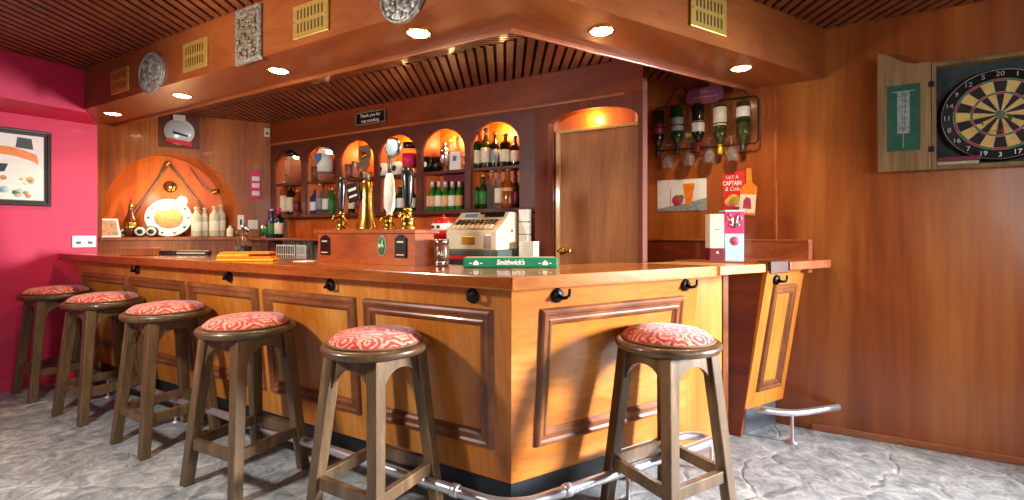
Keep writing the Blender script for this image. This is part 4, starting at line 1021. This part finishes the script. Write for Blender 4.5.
# ------------------------------------------------------------------ things on the bar
# till on its stand
tl = hx(485, 262, 1.80); PB = T((1.80, tl.y, .9705))
t = thing('till_drawer', 'grey-green metal cash drawer under the till', 'cash drawer', PB, WX)
MB().box(-.25, .21, -.17, .15, 0, .165, .006).build('case', 'grey_green', t); MB().box(-.2, .05, -.174, -.168, .03, .135, .003).build('front_plate', 'dart_backing', t); MB().box(-.19, .04, -.177, -.173, .10, .125).build('stripe', 'poster_red', t)
t = thing('cash_register', 'old beige cash register with sloping keyboard on the back counter', 'cash register', PB+Vector((0, 0, .1655)), WX)
side = [(-.16, 0), (-.16, .125), (-.02, .215), (.02, .262), (.12, .262), (.14, .25), (.14, 0)]
MB().hexa([(-.222, y, z) for y, z in side], [(.19, y, z) for y, z in side], bev=.006).build('case', 'beige', t)
a = math.atan2(.09, .14); M = Matrix.Translation((0, -.16, .125)) @ Matrix.Rotation(a, 4, 'X')
MB().box(-.185, .16, .02, .15, 0, .004, .001, M=M).build('keyboard_panel', 'tan_picture', t)
for i in range(5):
    b = MB()
    for k in range(9):
        x = -.19+.038*k; b.box(x, x+.027, .026+i*.024, .043+i*.024, .004, .014, .002, M=M)
    b.build('key_row', 'charcoal' if i > 1 else 'cream', t)
MB().prism([(.005, .247), (.015, .262), (-.005, .262)], -.04, .16, 'x').build('display_hood', 'black', t)
M2 = Matrix.Translation((0, -.02, .215)) @ Matrix.Rotation(math.atan2(.047, .04), 4, 'X')
MB().box(.0, .16, .012, .05, 0, .004, .001, M=M2).build('display', 'black', t); MB().box(-.17, -.06, .015, .045, 0, .004, .001, M=M2).build('nameplate', 'sky_blue', t)
MB().box(-.09, .02, -.163, -.159, .035, .09, .002).build('emblem', 'brass', t); MB().box(.09, .15, -.164, -.159, .01, .10, .002).build('lock_plate', 'silver', t)
MB().lathe([(.008, 0), (.008, .006), (0, .008)], M=Matrix.Translation((.19, .05, .13)) @ Matrix.Rotation(PI/2, 4, 'Y'), seg=10).build('side_lock', 'charcoal', t)
# red and white ball tin on a dark block
p = hx(443.5, 237, 1.66)
t = thing('block', 'dark wooden block under the red ball-shaped ice bucket', 'block', T((1.66, p.y, .9705)), WX)
MB().box(-.07, .07, -.07, .07, 0, .225, .006).build('body', 'mahogany', t); MB().box(-.055, .055, -.073, -.069, .02, .2, .002).build('panel', 'mahogany_red', t)
t = thing('ice_bucket', 'round red ball-shaped ice bucket with white band', 'ice bucket', T((1.66, p.y, 1.196)), WX)
r = .086
MB().lathe([(0, 0), (r*.6, 0), (r*.9, r*.4), (r, r*.85), (r*.95, r*.87)], seg=28).build('lower_shell', 'red', t)
MB().lathe([(r*1.0, r*.85), (r*1.02, r*.88), (r*1.0, r*1.4), (r*.96, r*1.42)], seg=28).build('band', 'white_china', t)
MB().lathe([(r*.97, r*1.4), (r*.8, r*1.7), (r*.5, r*1.92), (0, r*2)], seg=28).build('lid', 'red', t); MB().ball((0, 0, r*2.05), r*.13).build('knob', 'red', t)
for sx in (-.35, .2): MB().box(r*sx-.012, r*sx+.012, -r*1.02, -r*.9, r*1.02, r*1.25, .001).build('mark', 'charcoal', t)
p = hz(441.5, 266, ZT)
t = thing('coffee_jar', 'brown-filled glass jar with silver lid on the worktop corner', 'jar', T((p.x, p.y, ZT+.0006)), WD)
MB().lathe([(0, 0), (.036, 0), (.039, .006), (.039, .10), (.034, .112), (0, .112)]).build('body', 'jar_brown', t)
MB().lathe([(.036, .112), (.039, .114), (.039, .138), (0, .14)]).build('lid', 'silver', t); MB().lathe([(.0395, .002), (.0405, .006), (.0405, .022), (.0395, .026)]).build('base_ring', 'silver', t)
MB().text('AL', .03, 0, .065, -.0405).build('mark', 'cream', t)
# white dispenser column and white box
p = hx(525, 225, 2.0); z1 = hx(525, 209, 2.0).z
t = thing('cup_dispenser', 'narrow white segmented column right of the till', 'dispenser', T((2.0, p.y, .9705)), WX)
for k in range(5):
    h = (z1-.97)/5; MB().box(-.036, .036, -.03, .03, h*k, h*(k+1)-.004, .004).build('segment', 'white_plastic', t)
p = hx(529, 250, 1.9); z1 = hx(529, 241.5, 1.9).z
t = thing('paper_box', 'white cardboard box beside the till below the white column', 'box', T((1.9, p.y, .9705)), WX)
MB().box(-.058, .058, -.04, .04, 0, z1-.975, .003).build('carton', 'white_paper', t); MB().box(-.058, .058, -.041, .041, z1-1.0, z1-.97, .002).build('lid', 'white_paper', t)
# green bar runner
p = hz(510.5, 268, ZT)
w = .46
t = thing('bar_runner', 'green rubber bar runner with white lettering on the worktop corner', 'bar runner', T((p.x, p.y, ZT+.0006))+FWD*.03, WD)
MB().box(-w/2, w/2, -.03, .05, 0, .05, .008).build('mat', 'green_runner', t)
MB().text("Smithwick's", .034, 0, .026, -.0305, squash=.85, shear=.25, bold=.0012).build('lettering', 'white_paper', t)
for sx in (-1, 1):
    x = sx*w*.365
    b = MB(); b.prism([(x-.014, .014), (x+.014, .014), (x+.014, .026), (x+.006, .033), (x, .038), (x-.006, .033), (x-.014, .026)], -.0315, -.0299, 'y')
    for k in (-1, 1): b.box(x+k*.026-.006, x+k*.026+.006, -.0315, -.0299, .02, .0245)
    b.build('emblem', 'white_paper', t)
MB().box(-w/2+.012, w/2-.012, -.02, .04, .0495, .0515, .001).build('inlay', 'stoneware', t)
# folded cloths, drip tray, small box, mat, utensil pot
p = hz(247, 261, ZT)
t = thing('bar_cloth', 'folded orange and yellow cloths lying on the long worktop', 'cloth', T((p.x, p.y, ZT+.0006))+FWD*.02, WD+.12)
for k, (x0, x1, m_, z) in enumerate(((-.17, .16, 'yellow_cloth', 0), (-.165, .15, 'orange_cloth', .014), (-.16, .02, 'yellow_cloth', .028), (-.15, .14, 'orange_cloth', .04))):
    MB().box(x0, x1, -.05, .05, z, z+.015, .006).build('fold', m_, t)
p = hz(182, 255, ZT)
t = thing('drip_tray', 'long narrow black drip tray with beige grille on the far worktop', 'drip tray', T((p.x, p.y, ZT+.0006)), WD-.05)
MB().box(-.22, .22, -.03, .03, 0, .03, .006).build('tray', 'black', t)
b = MB()
for k in range(14): b.box(-.02+.016*k, -.012+.016*k, -.024, .024, .03, .034)
b.box(-.02, .205, -.0315, -.0299, .01, .02); b.build('grille', 'stoneware', t); MB().box(-.2, -.06, -.02, .02, .0295, .036, .003).build('handle', 'maroon', t)
p = hz(136, 255.5, ZT)
t = thing('wooden_box', 'low brown wooden box on the far end of the long worktop', 'box', T((p.x, p.y, ZT+.0006)), WD)
MB().box(-.13, .13, 0, .08, 0, .045, .003).build('body', 'panel_niche', t); MB().box(-.132, .132, -.002, .082, .045, .055, .002).build('lid', 'ledge_wood', t)
p = hz(306, 261.5, ZT)
o = tag(MB().box(-.06, .06, -.045, .045, 0, .003, .001).build('beer_mat', 'white_paper', None, T((p.x, p.y, ZT+.0006)), WX), 'pale beer mat lying flat left of the tap stand', 'beer mat')
p = hx(243.5, 248, 1.45)
t = thing('utensil_pot', 'dark pot of spoons and ladles behind the folded cloths', 'pot', T((1.45, p.y, .9705)), WX)
MB().lathe([(0, 0), (.06, 0), (.07, .16), (.064, .16), (.055, .01), (0, .01)]).build('pot', 'charcoal', t)
for i, (dx, dy, l_, m_) in enumerate(((-.09, 0, .25, 'stool_wood'), (-.04, .02, .31, 'silver'), (.05, 0, .29, 'silver'), (.08, -.02, .24, 'stool_wood'))):
    b = MB(); b.tube([(dx*.2, dy*.3, .015), (dx, dy, l_)], .006, 8); b.lathe([(0, -.03), (.022, -.015), (.027, .005), (.018, .025), (0, .032)], (dx*1.05, dy, l_+.02), 12, sy=.5); b.build('spoon', m_, t)
# gift boxes
p = hz(717, 261, ZT)
t = thing('whisky_box', 'tall cream bottle box with maroon base on the worktop', 'box', T((p.x, p.y, ZT+.0006)), WD-.1)
MB().box(-.042, .042, 0, .09, .077, .285, .002).build('upper_carton', 'cream', t); MB().box(-.0425, .0425, -.0005, .0905, 0, .077, .002).build('lower_carton', 'maroon', t)
MB().box(-.016, .016, -.0015, 0, .188, .194).build('mark', 'poster_grey', t); MB().text('w', .02, 0, .05, -.0012).build('emblem', 'foil_pale', t) if 0 else disc(MB(), .008, .001, 0, .05, -.0006).build('emblem', 'foil_pale', t)
p = hz(734.5, 261, ZT)
t = thing('gin_box', 'pale blue and pink bottle box with silver antler emblem', 'box', T((p.x, p.y, ZT+.0006)), WD-.06)
MB().box(-.056, .056, 0, .1, 0, .31, .002).build('carton', 'pale_blue', t); MB().box(-.0565, .0565, -.0008, .1008, .165, .3, .002).build('pink_band', 'pink_card', t)
b = MB()
for s_ in (-1, 1):
    b.tube([(s_*.006, -.003, .2), (s_*.014, -.003, .235), (s_*.012, -.003, .255), (s_*.03, -.003, .285)], .007, 6); b.tube([(s_*.013, -.003, .245), (s_*.036, -.003, .25), (s_*.04, -.003, .27)], .006, 6); b.tube([(s_*.01, -.003, .22), (s_*.03, -.003, .215)], .006, 6)
b.build('emblem', 'silver', t); disc(MB(), .026, .002, 0, .12, -.0008).build('seal', 'raspberry', t)

# low upstand boards along the right wall behind the worktop
for y0, y1, lb in ((.10, .60, 'orange wooden upstand board behind the flap, against the right wall'), (.72, 1.45, 'plum-stained wooden upstand board under the postcard, against the right wall')):
    t = thing('upstand', lb, 'board')
    MB().box(RW-.055, RW-.002, y0, y1, 1.0, 1.196).build('board', 'ledge_wood' if y0 < .5 else 'mahogany_red', t)
    MB().box(RW-.065, RW-.002, y0, y1, 1.196, 1.208, .002).build('cap', 'ledge_wood', t)
t = thing('post', 'short pale upright post between the two upstand boards', 'post')
MB().box(RW-.085, RW-.002, .60, .72, .9, 1.2).build('upright', 'door_wood', t); MB().box(RW-.088, RW-.002, .6, .72, 1.2, 1.206, .002).build('cap', 'ledge_wood', t)

# ------------------------------------------------------------------ right wall: cards, wine rack, darts
c, w, h = rect_x(657, 706, 179.5, 211, RW)
t = thing('postcard', 'wide pale card showing a beer glass and raspberry on the right wall', 'card', T(c), WX)
MB().box(-w/2, w/2, -.004, 0, -h/2, h/2).build('card', 'poster_pale', t)
b = MB(); b.prism([(-w/2, -h/2), (w/2, -h/2), (w/2, -h*.1), (w*.1, -h*.26), (-w*.1, -h*.3), (-w/2, -h*.42)], -.0048, -.0041, 'y', 'poster_grey')
b.prism([(.1*w, -h*.3), (.2*w, -h*.3), (.27*w, h*.36), (.03*w, h*.36), (.06*w, 0)], -.0056, -.0042, 'y', 'beer_amber'); b.prism([(.03*w, h*.36), (.27*w, h*.36), (.272*w, h*.45), (.025*w, h*.45)], -.0058, -.0042, 'y', 'white_paper')
disc(b, h*.17, .0015, -.08*w, -h*.16, -.0045, 'raspberry'); b.prism([(-.06*w, 0), (.03*w, .02*h), (.06*w, -.12*h), (-.02*w, -.1*h)], -.0066, -.005, 'y', 'leaf'); b.box(-.23*w, -.215*w, -.0055, -.004, -h*.3, h*.2, m='poster_grey'); b.build('print', None, t)
c, w, h = rect_x(721.5, 757, 169, 216, RW)
t = thing('promo_card', 'red drink promotion card with cut-out amber bottle on the right wall', 'card', T(c), WX)
MB().prism([(-w/2, h*.42), (w*.16, h*.46), (w*.16, -h*.3), (-w*.44, -h*.36)], -.004, 0, 'y').build('card', 'poster_red', t)
b = MB(); b.prism([(-.02*w, -h*.46), (.44*w, -h*.5), (.5*w, h*.1), (.36*w, h*.2), (.33*w, h*.5), (.2*w, h*.5), (.2*w, h*.2), (.04*w, h*.08)], -.009, -.0041, 'y'); b.build('bottle_cutout', 'beer_amber', t)
b = MB(); b.prism([(-.01*w, -h*.42), (.43*w, -h*.45), (.47*w, -h*.06), (.03*w, -h*.04)], -.0105, -.009, 'y', 'cream'); b.prism([(.1*w, -h*.34), (.34*w, -h*.36), (.32*w, -h*.14), (.2*w, -h*.1), (.12*w, -h*.18)], -.0115, -.0105, 'y', 'raspberry'); b.build('bottle_label', None, t); MB().box(.19*w, .36*w, -.0105, -.0085, h*.2, h*.26).build('neck_label', 'foil_gold', t)
b = MB(); disc(b, .04, .002, -.16*w, -h*.16, -.004, 'foil_gold'); disc(b, .026, .002, -.3*w, -h*.2, -.004, 'peach'); disc(b, .022, .002, -.05*w, -h*.24, -.004, 'cream'); b.build('drink_print', None, t)
MB().text('GET A', .032, -.2*w, h*.33, -.0045, squash=.9).text('CAPTAIN', .042, -.2*w, h*.2, -.0045, squash=.66, bold=.001).text('& Cola', .04, -.2*w, h*.08, -.0045, squash=.8, shear=.2).build('lettering', 'white_paper', t)
# wine rack
xw = RW-.065
pa_, pb_ = hx(653.5, 128, xw), hx(754, 120, xw); cy = (pa_.y+pb_.y)/2; w = span(pa_, pb_)
zb_, zt_ = hx(754, 143.5, xw).z, hx(754, 96.5, xw).z
t = thing('wine_rack', 'black wrought-iron wall rack holding wine bottles upside down', 'wine rack', T((RW-.003, cy, zb_)), WX)
h = zt_-zb_; k = -.055
b = MB(); b.tube([(-w/2, k, 0), (w/2-.02, k, 0), (w/2, k, .02), (w/2, k, h-.02), (w/2-.02, k, h), (-w/2, k, h)], .006, 8, closed=True); b.build('outer_frame', 'iron', t)
for s_ in (-1, 1):
    b = MB(); x0 = s_*w*.24
    b.tube([(x0+s_*.06*math.cos(a)*(1-a/9), k, h+.075+.06*math.sin(a)*(1-a/9)) for a in [i*.5 for i in range(14)]], .0045, 6); b.tube([(s_*w*.42, k, h), (s_*w*.36, k, h+.05), (x0+s_*.06, k, h+.075)], .0045, 6); b.build('scroll', 'iron', t)
for x in (-w*.35, w*.35): MB().tube([(x, k, h), (x, -.004, h+.0)], .006, 8).build('wall_mount', 'iron', t)
MB().prism([(-.115, h-.0), (-.12, h+.03), (-.12, h+.075), (-.08, h+.1), (.08, h+.1), (.12, h+.075), (.12, h+.03), (.08, h-.015), (-.08, h-.015)], k-.02, k-.008, 'y', bev=.003).build('sign', 'purple', t)
b = MB(); b.tube([(-.08+.16*i/24, k-.021, h+.032+.006*math.sin(i*2.1)) for i in range(25)], .0018, 5); b.tube([(-.03+.06*i/10, k-.021, h+.07+.005*math.sin(i*2.0)) for i in range(11)], .0018, 5); b.build('sign_mark', 'peach', t)
WB = [(658, 157, 'bottle_dark', 'maroon', 'charcoal', (.3, .52), 'leftmost dark wine bottle hanging in the iron rack'), (677, 155, 'bottle_green', 'poster_grey', 'charcoal', (.22, .5), 'second wine bottle from the left in the iron rack, grey label'),
      (698, 152.5, 'bottle_dark', 'white_paper', 'maroon', (.36, .58), 'middle wine bottle in the iron rack, small white label'), (720, 154.5, 'bottle_olive', 'cream', 'foil_gold', (.05, .42), 'wine bottle with yellow neck, second from the right in the rack'),
      (743, 152.5, 'bottle_olive', 'white_paper', 'charcoal', (.1, .3), 'rightmost wine bottle in the iron rack, white label near its base')]
for px, yb2, gm, lm, cp, lz, lb in WB:
    p = hx(px, yb2, xw); P = T((RW-.003, p.y, p.z)) ; P = P + (T((xw-.0, p.y, p.z))-P)*1.0
    hgt = .335
    bottle(P, .042, hgt, gm, lm, cp, lb, 'wine', 'wine bottles in the iron rack', lz, True, neck=True)
    # ring that carries the bottle, part of the rack
    q = T((xw, p.y, p.z)); rel = Matrix.Rotation(-WX, 3, 'Z') @ (q - T((RW-.003, cy, zb_)))
    b = MB(); b.tube([(rel.x+.046*math.cos(2*PI*i/20), rel.y+.046*math.sin(2*PI*i/20), p.z-zb_+hgt*.62) for i in range(20)], .004, 6, closed=True); b.tube([(rel.x, rel.y+.046, p.z-zb_+hgt*.62), (rel.x, -.004, p.z-zb_+hgt*.62)], .004, 6); b.build('bottle_ring', 'iron', t)
for i, (px, py) in enumerate(((667, 168), (688.5, 165.5), (709, 163), (731.5, 161))):
    p = hx(px, py, xw-.02)
    q = thing('wine_glass', 'stemmed wine glass hanging upside down in the rack, %s' % ['leftmost', 'second from left', 'second from right', 'rightmost'][i], 'glass', T((xw-.02, p.y, p.z)), 0, 'wine glasses hanging under the rack')
    MB().lathe([(.031, 0), (.038, .03), (.04, .05), (.03, .08), (.006, .098), (.004, .1), (.028, .078), (.037, .05), (.0355, .03), (.0295, 0), (.031, 0)], seg=20, cap=False).build('bowl', 'clear_glass', q)
    MB().lathe([(.0045, .098), (.004, .155), (.006, .16)], seg=10).build('stem', 'clear_glass', q); MB().lathe([(.006, .158), (.03, .163), (.03, .166), (0, .167)], seg=20).build('foot', 'clear_glass', q)
# dart cabinet
zb_, zt_ = 1.607, 2.206
cB = hx(1001, 114, RW-.07); pl = hx(934.5, 120, RW-.09); cB.y += .032; pl.y += .066
hw = span(cB, Vector((cB.x, pl.y, cB.z)))
zc_ = (zb_+zt_)/2; hh = (zt_-zb_)/2
dc = thing('dart_cabinet', 'shallow wooden dartboard cabinet with its left door open on the right wall', 'dart cabinet', T((RW-.002, cB.y, zc_)), WX)
D = .085
MB().box(-hw, hw, -.01, 0, -hh, hh).build('back', 'dart_backing', dc)
b = MB(); b.box(-hw, -hw+.02, -D, -.01, -hh, hh, .002); b.box(hw-.02, hw, -D, -.01, -hh, hh, .002); b.box(-hw+.02, hw-.02, -D, -.01, -hh, -hh+.022, .002); b.box(-hw+.02, hw-.02, -D, -.01, hh-.022, hh, .002); b.build('case_frame', 'weathered', dc)
dw = .93*span(hx(876, 110, RW-.085), hx(932.5, 110, RW-.085))
def door_top(u): return hh + .008 + .085*(0.5-.5*math.cos(PI*min(1, max(0, (u-.3)/.7))))   # u: 0 at the hinge, 1 at the free edge
poly = [(-hw-.004, -hh), (-hw-.004, door_top(0))] + [(-hw-.004-dw*u, door_top(u)) for u in [i/14 for i in range(1, 15)]] + [(-hw-.004-dw, -hh)]
dd = MB().prism(poly, -D-.005, -D+.018, 'y', bev=.002).build('door', 'weathered', dc)
sx0, sx1 = -hw-.004-dw*.82, -hw-.004-dw*.2
MB().box(sx0, sx1, -D-.0075, -D-.0045, -hh+.115, hh-.105).build('scoreboard', 'chalk_green', dd)
b = MB(); xm = (sx0+sx1)/2; zt2, zb2 = hh-.145, -hh+.135
b.box(xm-.028, xm+.028, -D-.0085, -D-.0075, zt2-.24, zt2); b.box(sx0+.02, sx1-.02, -D-.0085, -D-.0075, zt2, zt2+.005); b.box(xm-.002, xm+.002, -D-.0085, -D-.0075, zb2, zt2-.24); b.build('score_column', 'poster_grey', dd)
b = MB(); nums = ['20', '19', '18', '17', '16', '15', 'B']
for i, s_ in enumerate(nums): b.text(s_, .026, xm, zt2-.02-.033*i, -D-.0088)
b.build('score_numbers', 'chalk_green', dd)
for z in (-hh*.62, hh*.6): MB().box(-hw-.016, -hw+.008, -D-.0085, -D-.005, z-.016, z+.016, .001).build('hinge', 'iron', dc)
t = thing('dart_case', 'dark red dart case lying in the bottom left of the dart cabinet', 'case', T((RW-.002, cB.y, zb_+.023))+Vector((0, 0, 0)), WX)
MB().box(-hw+.025, -hw+.2, -D+.012, -.03, 0, .018, .003).build('tray', 'stoneware', t); MB().box(-hw+.022, -hw+.205, -D+.01, -.03, .018, .045, .004).build('lid', 'maroon', t)
# dartboard
R_ = .252
db = thing('dartboard', 'round black and cream bristle dartboard with red and green rings', 'dartboard', T(Vector((RW-.002, cB.y, cB.z)))+ (T((RW-.02, cB.y, cB.z))-T((RW, cB.y, cB.z))).normalized()*.0105, WX)
disc(MB(), R_, .038, seg=64).build('surround', 'board_black', db)
y_ = -.0382
def ring(b, r0, r1, a0, a1, m, y0=y_, t_=.0012, n=3):
    P = [(r1*math.sin(a0+(a1-a0)*i/n), r1*math.cos(a0+(a1-a0)*i/n)) for i in range(n+1)]
    if r0 > 1e-5: P += [(r0*math.sin(a1+(a0-a1)*i/n), r0*math.cos(a1+(a0-a1)*i/n)) for i in range(n+1)]
    else: P += [(0, 0)]
    b.prism(P, y0-t_, y0, 'y', m)
rd = R_*.76; ro, ri, r2, r3 = rd, rd*.945, rd*.63, rd*.575
b = MB()
for i in range(20):
    a0, a1 = (i-.5)*PI/10, (i+.5)*PI/10; dk = i % 2 == 0
    ring(b, .02, r3, a0, a1, 'board_black' if dk else 'board_cream'); ring(b, r2, ri, a0, a1, 'board_black' if dk else 'board_cream')
    ring(b, r3, r2, a0, a1, 'board_red' if dk else 'board_green'); ring(b, ri, ro, a0, a1, 'board_red' if dk else 'board_green')
ring(b, .008, .02, 0, 2*PI, 'board_green', n=20); ring(b, 0, .008, 0, 2*PI, 'board_red', n=12)
b.build('face', None, db)
b = MB()
for i in range(20):
    a = (i+.5)*PI/10; b.tube([(.02*math.sin(a), y_-.002, .02*math.cos(a)), (ro*1.02*math.sin(a), y_-.002, ro*1.02*math.cos(a))], .001, 4)
for r in (.008, .02, r3, r2, ri, ro): b.tube([(r*math.sin(2*PI*i/48), y_-.002, r*math.cos(2*PI*i/48)) for i in range(48)], .0012, 4, closed=True)
b.tube([(R_*.955*math.sin(2*PI*i/60), y_-.002, R_*.955*math.cos(2*PI*i/60)) for i in range(60)], .0018, 4, closed=True)
b.build('wires', 'board_wire', db)
b = MB()
for i, n_ in enumerate((20, 1, 18, 4, 13, 6, 10, 15, 2, 17, 3, 19, 7, 16, 8, 11, 14, 9, 12, 5)):
    a = i*PI/10; b.text(str(n_), .036, R_*.865*math.sin(a), R_*.865*math.cos(a), y_-.001)
b.build('numbers', 'board_wire', db)
for i, (px, py, lb) in enumerate(((978, 124, 'dart stuck in the dartboard left of the bull'), (992, 131, 'dart stuck in the dartboard below the bull'), (995, 119, 'dart stuck in the dartboard nearest the bull'))):
    p = hx(px, py, RW-.06); q = T(db.location) if 0 else db.location.copy()
    r = T((RW-.06, p.y, p.z)); rel = Matrix.Rotation(-WX, 3, 'Z') @ (r-q)
    t = thing('dart', lb, 'dart', q + Matrix.Rotation(WX, 3, 'Z') @ Vector((rel.x, y_-.0015, rel.z)), WX, 'darts in the dartboard')
    dv = Vector((.15*(i-1), -1, -.18)).normalized()
    MB().tube([dv*0, dv*.03, dv*.032, dv*.075, dv*.08], [.001, .0012, .0035, .0035, .002], 8).build('barrel', 'silver', t)
    MB().tube([dv*.08, dv*.115], .0018, 6).build('shaft', 'charcoal', t)
    b = MB()
    for k in range(2):
        n_ = Vector((1, 0, 0)) if k else Vector((0, 0, 1)); e = (n_ - dv*n_.dot(dv)).normalized(); f = dv.cross(e)*.0006
        q4 = [dv*.105, dv*.12+e*.014, dv*.14+e*.014, dv*.142, dv*.14-e*.014, dv*.12-e*.014]; b.hexa([v-f for v in q4], [v+f for v in q4])
    b.build('flight', ['leaf', 'board_red', 'leaf'][i], t)
# lights hidden in the tops of the arches and over the doorway
for y0, y1 in ARCH:
    l = bpy.data.lights.new('arch_glow', 'POINT'); l.energy = ARW; l.color = (1, .56, .22); l.shadow_soft_size = .03
    o = bpy.data.objects.new('arch_glow', l); COL.objects.link(o); o.location = T((BB+.10, (y0+y1)/2, 2.02))
l = bpy.data.lights.new('doorway_glow', 'POINT'); l.energy = 2.5; l.color = (1, .6, .28); l.shadow_soft_size = .02
o = bpy.data.objects.new('doorway_glow', l); COL.objects.link(o); o.location = T((BB+.035, 1.28, 2.03))
#@@END
# ------------------------------------------------------------------ lights
def area(name, loc, aim, sx, sy, power, col):
    l = bpy.data.lights.new(name, 'AREA'); l.shape = 'RECTANGLE'; l.size = sx; l.size_y = sy; l.energy = power; l.color = col
    o = bpy.data.objects.new(name, l); COL.objects.link(o); o.location = loc; 
    o.location = T(loc); d = T(Vector(loc)+Vector(aim)) - T(loc); d.z = 0
    # square to the window plane
    w_ = T(Vector(loc)+Vector((-aim[1], aim[0], 0))) - T(loc); n_ = Vector((-w_.y, w_.x, 0))
    if n_.dot(d) < 0: n_ = -n_
    o.rotation_euler = (n_.normalized() + Vector((0, 0, -.12))).to_track_quat('-Z', 'Y').to_euler(); return o
FILL_COL = (1, .97, .93)
o = area('daylight_right', (RW-.1, -4.2, 1.55), (-1, 0, 0), .7, .8, 100, (.97, .98, 1)); o.data.spread = math.radians(54)
o.rotation_euler = (Vector(plan(.5, 2.2)) + Vector((0, 0, .55)) - o.location).to_track_quat('-Z', 'Y').to_euler()
area('front_fill', ((WIN_F[0]+WIN_F[1])/2, FRY+.02, (WIN_F[2]+WIN_F[3])/2), (0, 1, 0), 2.4, 1.3, 36, FILL_COL)  # added fill from behind the camera, evens out the room light
# unseen spot on the customers' side, left of frame, added for stool shadows
sp_ = CAM + FWD*1.35 - RGT*2.15
l = bpy.data.lights.new('unseen_spot', 'SPOT'); l.energy = 118; l.color = (1, .93, .84); l.shadow_soft_size = .10; l.spot_size = math.radians(165); l.spot_blend = .35
o = bpy.data.objects.new('unseen_spot', l); COL.objects.link(o); o.location = (sp_.x, sp_.y, 1.75)
o.rotation_euler = (Vector(plan(-.7, 2.5)) + Vector((0, 0, .75)) - o.location).to_track_quat('-Z', 'Y').to_euler()
w = bpy.data.worlds.new('world'); S.world = w; w.use_nodes = True
bg = w.node_tree.nodes['Background']; bg.inputs['Color'].default_value = (.8, .9, 1, 1); bg.inputs['Strength'].default_value = 1.0
S.cycles.diffuse_bounces = 2; S.cycles.max_bounces = 8
S.view_settings.view_transform = 'Standard'; S.view_settings.look = 'None'; S.view_settings.gamma = 1
S.view_settings.use_curve_mapping = False; S.view_settings.exposure = .38
